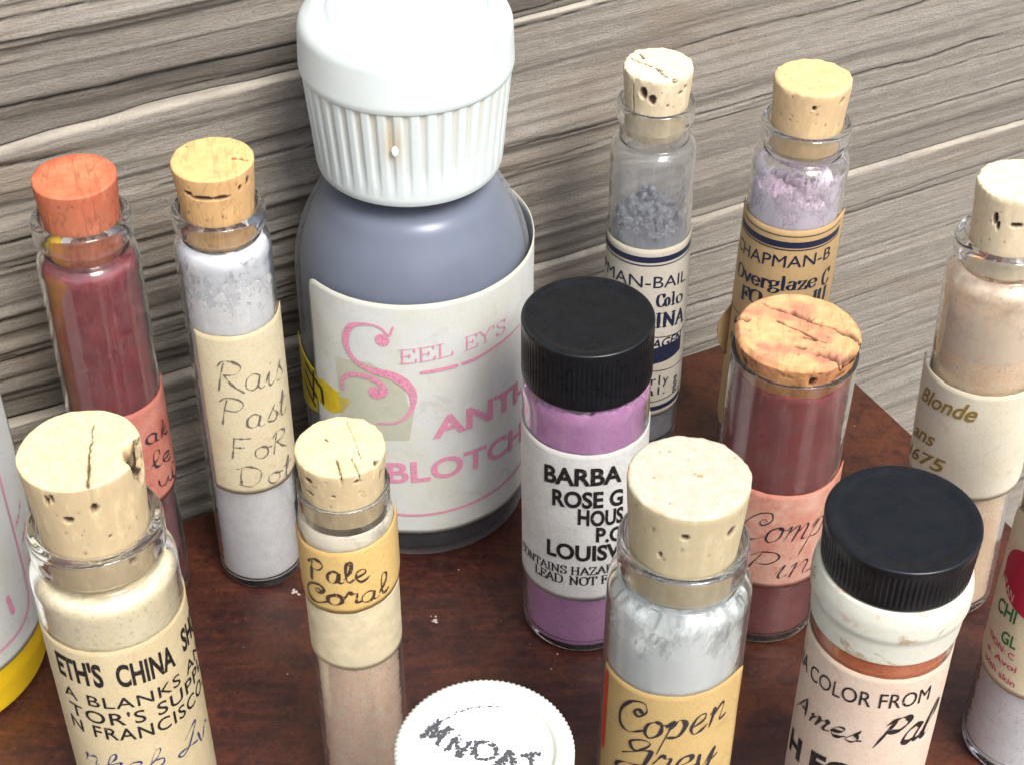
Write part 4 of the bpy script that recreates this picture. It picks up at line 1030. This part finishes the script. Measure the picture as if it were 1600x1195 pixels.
# ---- G: maroon vial with split cork --------------------------------------------------
t = thing("cork_vial", "straight tube of maroon pink powder topped by a wide split cork stained red", "vial", group=VIAL_GROUP_CORK)
link("glass_tube", tube_glass(0.683, 3.99, 0.05), GLASS, t)
ROSE = m_powder("rose_powder", (0.23, 0.048, 0.050), (0.31, 0.075, 0.072), 4, bump=0.35)
link("powder", powder_mesh(0.628, 0.115, 3.80, seed=61, lump=0.04, seg=150), ROSE, t)
cork(t, 'stained', 3.70, 4.24, 0.575, 0.685, 606, bev=0.07, rough=0.02, edge=0.05, speck=14,
     cracks=[(-0.62, 0.55, 0.98, -0.02, 0.028, 0.05), (-0.10, 0.42, 0.15, 0.30, 0.055, 0.07), (0.62, 0.08, 0.98, -0.08, 0.05, 0.06), (-0.35, 0.15, 0.45, -0.25, 0.022, 0.03), (0.35, -0.52, 0.85, -0.72, 0.06, 0.08), (0.1, -0.15, 0.3, -0.2, 0.03, 0.04), (-0.98, 0.10, -0.8, 0.05, 0.05, 0.06), (0.0, -0.42, 0.12, -0.44, 0.05, 0.05), (0.75, -0.6, 0.98, -0.3, 0.05, 0.06)],
     pits=[(0.35, 0.6, 0.06, 0.12, 0.04), (-0.9, 0.6, 0.05, 0.12, 0.03), (0.9, 0.55, 0.09, 0.10, 0.05)],
     stain=lambda xn, yn, T, Z, z0, H, PH, s: np.clip(1.3*fbm(xn*2.2+3, yn*3.5, Z, seed=s+3)-0.12, 0, 0.6)*(0.35+0.65*T))
PINK_LAB = m_paper("pink_paper", (0.62, 0.37, 0.29), (0.50, 0.15, 0.10), amt=0.9, scale=2.6)
R = 0.694
lb = link("label", label_mesh(0.693, -1.3, 1.65, 1.00, 2.45, flare=(0, 0.03), seed=27), PINK_LAB, t)
add_lettering(lb, [stroke_bm(HAND, "Compa", [(-0.55, 1.70), (0.4, 1.74), (1.30, 1.70)], 0.46, R, 0.055, 0.03, nib=0.6, seed=3, ital=0.35), stroke_bm(HAND, "Pink", [(-0.45, 1.14), (0.4, 1.16), (1.25, 1.12)], 0.42, R, 0.06, 0.03, nib=0.6, seed=5, ital=0.35)], R, PEN, 0.006, "handwriting")
lean(t, (3.004, -4.254), (3.05, -4.254), 4.15)

# ---- H: copen grey --------------------------------------------------------------------
t = thing("cork_vial", "pale blue grey powder vial with whitened cork and tan label edged in red", "vial", group=VIAL_GROUP_CORK)
link("glass_tube", vial_glass(0.680, 3.70, 0.56, 3.93, 0.608, 4.06, 4.38, 0.514, wall=0.05, seg=128), GLASS, t)
PBG = m_powder("blue_grey_powder", (0.74, 0.79, 0.80), (0.86, 0.90, 0.90), 5, bump=0.3, dark=(0.58, 0.62, 0.64))
link("powder", powder_mesh(0.622, 0.115, 3.35, seed=71, lump=0.16, tilt=0.12, seg=150), PBG, t)
link("dust_film", film_mesh(0.626, 2.9, 3.6, (3.72, 3.875, 0.510)), m_film("blue_grey_dust", (0.78, 0.82, 0.82), 0.44, 0.58, 1.9, 0.92, 2.8, 4.6), t)
cork(t, 'white', 3.95, 5.12, 0.478, 0.560, 707, pits=[(0.02, 0.80, 0.07, 0.03, 0.03), (0.85, 0.76, 0.08, 0.045, 0.03), (-0.38, 0.55, 0.035, 0.025, 0.03)], speck=5, edge=0.012, dots=[(0.17, 0.02, 0.05), (-0.55, -0.12, 0.03)],
     stain=lambda xn, yn, T, Z, z0, H, PH, s: np.clip((T >= 0.5)*np.exp(-((np.hypot(xn, yn)-0.985)/0.03)**2)*0.45*(0.5+vnoise(xn*3, yn*3, seed=9)), 0, 0.45))
TAN_LAB = m_paper("golden_tan_paper", (0.52, 0.37, 0.16), (0.44, 0.29, 0.11), amt=0.4)
R = 0.692
lb = link("label", label_mesh(0.690, -1.16, 1.20, 0.55, 2.94, slope=0.06, flare=(0.0, 0.03), seed=29), TAN_LAB, t)
add_lettering(lb, [strip_bm([(-1.07, 2.80), (-1.08, 1.66)], R, 0.075, False)], R, m_ink("red_print", (0.60, 0.05, 0.02), 0.5, 0.25), 0.005, "red_edge_line")
add_lettering(lb, [stroke_bm(HAND, "Copen", [(-0.80, 2.25), (0.0, 2.33), (0.90, 2.45)], 0.50, R, 0.095, 0.045, nib=0.6, seed=3, ital=0.2), stroke_bm(HAND, "Grey", [(-0.72, 1.78), (0.0, 1.80), (0.80, 1.86)], 0.46, R, 0.10, 0.05, nib=0.6, seed=5, ital=0.2)], R, PEN, 0.006, "handwriting")
lean(t, (1.556, -7.51), (1.57, -7.51), 5.1)

# ---- I: pale coral ------------------------------------------------------------------
t = thing("cork_vial", "slim tube of pale pink powder with marker writing on golden tape, front centre left", "vial", group=VIAL_GROUP_CORK)
link("glass_tube", tube_glass(0.447, 4.76, 0.045, neck=(4.36, 0.425)), GLASS, t)
link("powder", powder_mesh(0.398, 0.115, 3.3, seed=81, lump=0.06), m_powder("pale_coral_powder", (0.98, 0.66, 0.46), (0.99, 0.80, 0.62), 8, bump=0.8, dark=(0.58, 0.34, 0.24)), t)
link("dust_film", film_mesh(0.401, 3.1, 4.34, (4.34, 4.44, 0.376)), m_film("whitish_dust", (0.92, 0.85, 0.70), 0.10, 0.50, 3, 0.95), t)
cork(t, 'plain', 4.50, 5.19, 0.355, 0.418, 808, cracks=[(-0.12, -0.42, 0.0, -0.98, 0.028, 0.035), (0.22, -0.40, 0.36, -0.95, 0.018, 0.03), (0.18, 0.9, 0.42, -0.5, 0.012, 0.006), (-0.30, 0.28, -0.26, 0.20, 0.022, 0.02)],
     chips=[(0.9, 0.12, 0.06, 0.03)], pits=[(0.30, 0.86, 0.07, 0.03, 0.03), (-0.85, 0.80, 0.10, 0.04, 0.02), (-0.9, 0.55, 0.12, 0.025, 0.02), (-0.25, 0.62, 0.04, 0.02, 0.02), (1.0, 0.72, 0.05, 0.08, 0.02), (-1.2, 0.65, 0.06, 0.08, 0.02)], edge=0.010)
GOLD_LAB = m_paper("golden_tape", (0.62, 0.43, 0.17), (0.50, 0.32, 0.11), rough=0.4, amt=0.5)
R = 0.461
old = link("old_tape", label_mesh(0.452, -1.75, 1.75, 2.68, 3.56, slope=0.0, seed=33, flare=(0.01, 0.01)), m_residue("yellowed_tape", (0.72, 0.62, 0.42), 0.9), t)
lb = link("label", label_mesh(0.460, -1.8, 1.7, 3.50, 4.30, slope=0.05, seed=35, flare=(0.03, 0.02)), GOLD_LAB, t)
add_lettering(lb, [stroke_bm(HAND, "Pale", [(-1.00, 3.84), (-0.3, 3.90), (0.36, 3.92)], 0.27, R, 0.15, 0.11, nib=0.6, jitter=0.1, seed=3), stroke_bm(HAND, "Coral", [(-1.15, 3.50), (-0.3, 3.60), (0.78, 3.62)], 0.24, R, 0.16, 0.12, nib=0.6, jitter=0.1, seed=5)], R, PEN_MAR, 0.006, "handwriting")
lean(t, (-1.54, -7.188), (-1.543, -7.188), 5.2)

# ---- M: black cap, palette vial -------------------------------------------------------
t = thing("screw_cap_vial", "screw cap vial with a white smeared neck band and orange powder, front right", "vial", group=VIAL_GROUP_CAP)
link("glass_tube", gd(0.685, 4.02), GLASS, t)
link("powder", powder_mesh(0.632, 0.115, 3.75, seed=91, lump=0.05, seg=150), m_powder("orange_powder", (0.66, 0.16, 0.055), (0.76, 0.22, 0.08), 4, bump=0.3), t)
link("cap", cap_mesh(0.715, 4.02, 4.56, 84, 0.012, rb=0.695), BLACK_PLASTIC2, t)
def m_smear():
    b = NB("smeared_white_tape"); v = b.coord(scale=(1, 1, 1.8)); n = b.noise(v, 1.7, 6, 0.78, 0.6); n2 = b.noise(v, 11, 4, 0.7)
    c = b.mix(b.ramp(n2, [(0.5, 0.0), (0.8, 0.4)]), (0.60, 0.60, 0.52), (0.46, 0.42, 0.34))
    c = b.mix(b.ramp(n, [(0.56, 0.0), (0.62, 0.8)]), c, (0.34, 0.24, 0.13))
    c = b.mix(b.ramp(n, [(0.34, 0.6), (0.39, 0.0)]), c, (0.52, 0.36, 0.24))
    b.bsdf(c, 0.45, b.bump(n, 0.25, 0.02)); return b.m
link("neck_band", lathe("neck_band", prof([(0.69, 3.33), (0.706, 3.34, 0.01), (0.725, 3.62, 0.05), (0.752, 3.70, 0.04), (0.750, 3.88, 0.05), (0.715, 4.03, 0.03), (0.66, 4.035), (0.66, 3.9), (0.688, 3.6), (0.69, 3.33)], 5), 128), m_smear(), t)
PALE_LAB = m_paper("pinkish_cream_paper", (0.63, 0.51, 0.42), (0.56, 0.40, 0.30), amt=0.5)
R = 0.698
lb = link("label", label_mesh(0.696, -1.9, 1.9, 0.40, 3.13, seed=37), PALE_LAB, t)
add_lettering(lb, [text_bm("NA COLOR FROM", [(-1.45, 2.52), (-0.5, 2.68), (0.92, 2.72)], 0.20, R, 0.012), text_bm("H FOR", [(-1.25, 1.30), (-0.5, 1.45), (0.50, 1.55)], 0.30, R, 0.04)], R, INK_BLACK, 0.005)
add_lettering(lb, [stroke_bm(HAND, "Ames", [(-1.22, 1.98), (-0.6, 2.12), (-0.02, 2.17)], 0.30, R, 0.22, 0.05, nib=0.9, seed=3, ital=0.35), stroke_bm(HAND, "Pal", [(0.14, 2.15), (0.57, 2.17), (1.05, 2.14)], 0.40, R, 0.18, 0.05, nib=0.9, seed=5, ital=0.35)], R, INK_BLACK, 0.006, "script_lettering")
lean(t, (3.56, -7.452), (3.561, -7.452), 4.5)

# ---- N: blonde ------------------------------------------------------------------------
t = thing("cork_vial", "pale beige powder vial with loose white label in olive gold italics, right edge", "vial", group=VIAL_GROUP_CORK)
link("glass_tube", vial_glass(0.575, 4.72, 0.465, 4.92, 0.535, 5.02, 5.24, 0.384, wall=0.04), GLASS, t)
BLONDE = m_powder("beige_powder", (0.97, 0.67, 0.44), (0.99, 0.80, 0.58), 5, bump=0.6)
link("powder", powder_mesh(0.525, 0.115, 4.45, seed=95, lump=0.16, tilt=0.08), BLONDE, t)
link("dust_film", film_mesh(0.530, 3.9, 4.65, (4.71, 4.865, 0.381)), m_film("beige_dust", (0.96, 0.78, 0.60), 0.20, 0.60, 5, 0.85, 3.6, 5.8), t)
cork(t, 'cream', 4.95, 5.92, 0.365, 0.41, 909, pits=[(-0.35, 0.72, 0.06, 0.07, 0.05), (-0.25, 0.64, 0.04, 0.05, 0.04), (0.2, 0.68, 0.14, 0.03, 0.03)], speck=8, edge=0.02)
LOOSE = m_paper("loose_white_paper", (0.66, 0.61, 0.50), (0.60, 0.52, 0.38), amt=0.5)
R = 0.642
lb = link("label", label_mesh(0.640, -1.7, 1.55, 2.02, 3.56, corner=0.22, seed=39, thick=0.012), LOOSE, t)
add_lettering(lb, [text_bm("Blonde", [(-1.12, 3.08), (-0.6, 3.16), (0.05, 3.19)], 0.225, R, 0.015, ital=0.3), text_bm("ans", [(-1.22, 2.50), (-0.9, 2.58), (-0.62, 2.62)], 0.22, R, 0.012, ital=0.3), text_bm("1675", [(-1.36, 2.12), (-0.8, 2.28), (-0.36, 2.33)], 0.20, R, 0.015, ital=0.3)], R, INK_GOLD, 0.006)
lean(t, (5.336, -3.934), (5.15, -3.934), 5.9)

# ---- O: white powder, lower right edge -------------------------------------------------
t = thing("screw_cap_vial", "vial of white powder with green and dark red lettering, cut by the lower right edge", "vial", group=VIAL_GROUP_CAP)
link("glass_tube", gd(0.615, 4.0), GLASS, t)
link("powder", powder_mesh(0.562, 0.115, 3.6, seed=97, lump=0.08), m_powder("white_powder", (0.84, 0.81, 0.83), (0.92, 0.90, 0.92), 4, bump=0.3), t)
link("cap", cap_mesh(0.63, 3.95, 4.55, 84, 0.011), BLACK_PLASTIC, t)
R = 0.627
lb = link("label", label_mesh(0.625, -1.42, 1.7, 1.33, 3.6, corner=0.3, seed=43), m_paper("cream_paper", (0.63, 0.54, 0.38), (0.56, 0.45, 0.28), amt=0.4), t)
rd = add_lettering(lb, [poly_bm([(-1.16+0.0, 2.56)]+[(-0.35+0.80*math.cos(a), 2.86+0.42*math.sin(a)) for a in np.linspace(PI*1.12, PI*-0.9, 40)], R)], R, m_ink("dark_red_print", (0.36, 0.012, 0.04), 0.5, 0.1), 0.004, "red_roundel")
add_lettering(rd, [text_bm("TAN", [(-1.02, 2.60), (-0.70, 2.52)], 0.11, R, 0.005)], R, m_ink("cream_print", (0.62, 0.45, 0.35), 0.5, 0.2), 0.009)
add_lettering(lb, [text_bm("CHI", [(-1.04, 2.22), (-0.55, 2.28)], 0.19, R, 0.02), text_bm("GL", [(-0.74, 1.93), (-0.42, 1.96)], 0.16, R, 0.02)], R, m_ink("green_print", (0.015, 0.16, 0.05), 0.5, 0.2), 0.005, "green_lettering")
add_lettering(lb, [text_bm("TION: C", [(-1.08, 1.80), (-0.40, 1.80)], 0.085, R, 0.008), text_bm("e. Avoi", [(-1.02, 1.63), (-0.30, 1.66)], 0.085, R, 0.008), text_bm("with skin", [(-1.05, 1.48), (-0.26, 1.45)], 0.085, R, 0.008)], R, m_ink("magenta_print", (0.45, 0.03, 0.12), 0.5, 0.2), 0.006, "small_lettering")
lean(t, (5.70, -6.33), (5.70, -6.33), 4.5)

# ---- L: jar with white cap at the bottom --------------------------------------------------
t = thing("capped_jar", "small jar with milky white serrated cap and dotted black writing, bottom centre", "jar")
MILK = m_plain("milky_plastic", (0.56, 0.59, 0.52), 0.4, 0.05, 4, 0.05, **{'Subsurface Weight': 0.3, 'Subsurface Scale': 0.25})
def saw_cap():
    n = 96; seg = n*6
    pts = prof([(0, 3.5), (0.62, 3.5), (0.66, 3.30), (0.735, 3.30, 0.02), (0.738, 3.9, 0.02), (0.738, 3.985), (0.715, 4.0, 0.01), (0.60, 4.002, 0.02), (0.575, 3.965, 0.02), (0, 3.96)], 4)
    def rf(R, Z, th):
        k = th*n/(2*PI); fr = np.abs(k-np.floor(k)-0.5)*2
        return R+0.014*(1-fr)*(R > 0.70)
    return lathe("cap", pts, seg, rf)
cp = link("cap", saw_cap(), MILK, t)
link("jar_body", lathe("jar_body", prof([(0, 0.03), (0.6, 0, 0.05), (0.68, 0.03, 0.08), (0.68, 3.1, 0.15), (0.60, 3.28, 0.05), (0.60, 3.45), (0.55, 3.45), (0.55, 3.2, 0.05), (0.63, 3.0, 0.1), (0.63, 0.12, 0.06), (0, 0.1)], 5), 96), GLASS, t)
link("powder", powder_mesh(0.625, 0.115, 2.9, seed=98, lump=0.1), m_powder("grey_powder", (0.42, 0.40, 0.40), (0.5, 0.48, 0.48), 4), t)
ins = lathe("paper_insert", prof([(0, 3.962), (0.54, 3.962), (0.545, 3.972, 0.004), (0.53, 3.978), (0, 3.978)], 3), 64)
pi_ = link("paper_insert", ins, m_paper("bright_white_paper", (0.74, 0.78, 0.77), (0.68, 0.71, 0.70), amt=0.3), cp)
# stippled writing: rows of small ink dots following the strokes
def dots_on_top():
    rng = random.Random(5); bm = bmesh.new()
    def dot(x, y, r):
        vs = [bm.verts.new((x+r*math.cos(a), y+r*math.sin(a), 3.984+rng.random()*0.003)) for a in np.arange(8)/8*2*PI]; bm.faces.new(vs)
    def word(s, x0, y0, x1, y1, h, dens, r):
        tot = sum(HAND[c][0] for c in s); x = 0; L = math.hypot(x1-x0, y1-y0); ux, uy = (x1-x0)/L, (y1-y0)/L
        for c in s:
            adv, st = HAND[c]
            for k in [q for q in st.split('|') if q]:
                P = [tuple(float(v) for v in p.split(',')) for p in k[1:].split()]
                if k[0] == 'c': P = smooth_pts(P, 5)
                for a, b in zip(P, P[1:]):
                    l = math.hypot(b[0]-a[0], b[1]-a[1])/100*h
                    for m in range(max(1, int(l*dens))):
                        tt = rng.random(); gx = (x+a[0]+(b[0]-a[0])*tt)/tot*L; gy = (a[1]+(b[1]-a[1])*tt)/100*h
                        jx, jy = rng.gauss(0, 0.011), rng.gauss(0, 0.011)
                        dot(x0+ux*gx-uy*gy+jx, y0+uy*gx+ux*gy+jy, r*rng.uniform(.6, 1.3))
            x += adv
    word("M", -0.53, 0.15, -0.38, 0.03, 0.20, 260, 0.012)
    word("N", -0.33, 0.00, -0.18, -0.09, 0.17, 240, 0.012)
    word("O", -0.13, -0.06, 0.08, -0.14, 0.18, 240, 0.012)
    word("A", 0.08, -0.17, 0.28, -0.22, 0.18, 240, 0.012)
    word("T", 0.29, -0.24, 0.49, -0.24, 0.18, 240, 0.012)
    for k in range(70):
        q = rng.random(); a = math.radians(150-75*q); dot(0.50*math.cos(a)+rng.gauss(0, 0.008)+0.02, 0.50*math.sin(a)*0.9+rng.gauss(0, 0.008), 0.006)
    me = bpy.data.meshes.new("lettering"); bm.to_mesh(me); bm.free(); return me
tag(link("lettering", dots_on_top(), m_ink("faded_ink", (0.07, 0.07, 0.08), 0.6, 0.2), pi_), kind='stuff')
lean(t, (-0.229, -9.62), (-0.229, -9.62), 4.0)

# ------------------------------------------------------------------ crumbs on the slab
def crumb(seed, r):
    bm = bmesh.new(); rng = random.Random(seed)
    for k in range(5):
        M = Matrix.Translation((rng.gauss(0, r), rng.gauss(0, r), r*0.3)) @ Matrix.Diagonal((1, rng.uniform(.5, 1), rng.uniform(.4, .8), 1))
        q = bmesh.ops.create_icosphere(bm, subdivisions=1, radius=r*rng.uniform(.3, .9), matrix=M)
        for v in q['verts']: v.co += Vector((rng.gauss(0, r*.15), rng.gauss(0, r*.15), rng.gauss(0, r*.08)))
    me = bpy.data.meshes.new("plaster_crumb"); bm.to_mesh(me); bm.free(); return me
CR = m_plain("white_crumb", (0.50, 0.42, 0.38), 0.8, 0.2, 20)
for (x, y, r, l) in ((-0.96, -4.57, 0.034, "faint white crumb on the dark slab right of the golden tape tube"), (-2.66, -4.10, 0.035, "white crumb on the slab at the foot of the bluish white vial")):
    o = link("plaster_crumb", crumb(int(x*100)+500, r), CR); o.location = (x, y, 0.002); tag(o, l, "crumb")
bm = bmesh.new(); rng = random.Random(11)
for k in range(170):
    x, y = rng.uniform(-7, 7), rng.uniform(-9, 0.5)
    if y > 0.965+(x-3.14)*0.51-0.1: continue
    r = rng.uniform(0.004, 0.011)
    bmesh.ops.create_icosphere(bm, subdivisions=1, radius=r, matrix=Matrix.Translation((x, y, 0.003)) @ Matrix.Diagonal((1, rng.uniform(.4, 1), .5, 1)))
me = bpy.data.meshes.new("dust_specks"); bm.to_mesh(me); bm.free()
tag(link("dust_specks", me, CR), "fine pale dust specks scattered over the dark slab", "dust", kind='stuff')
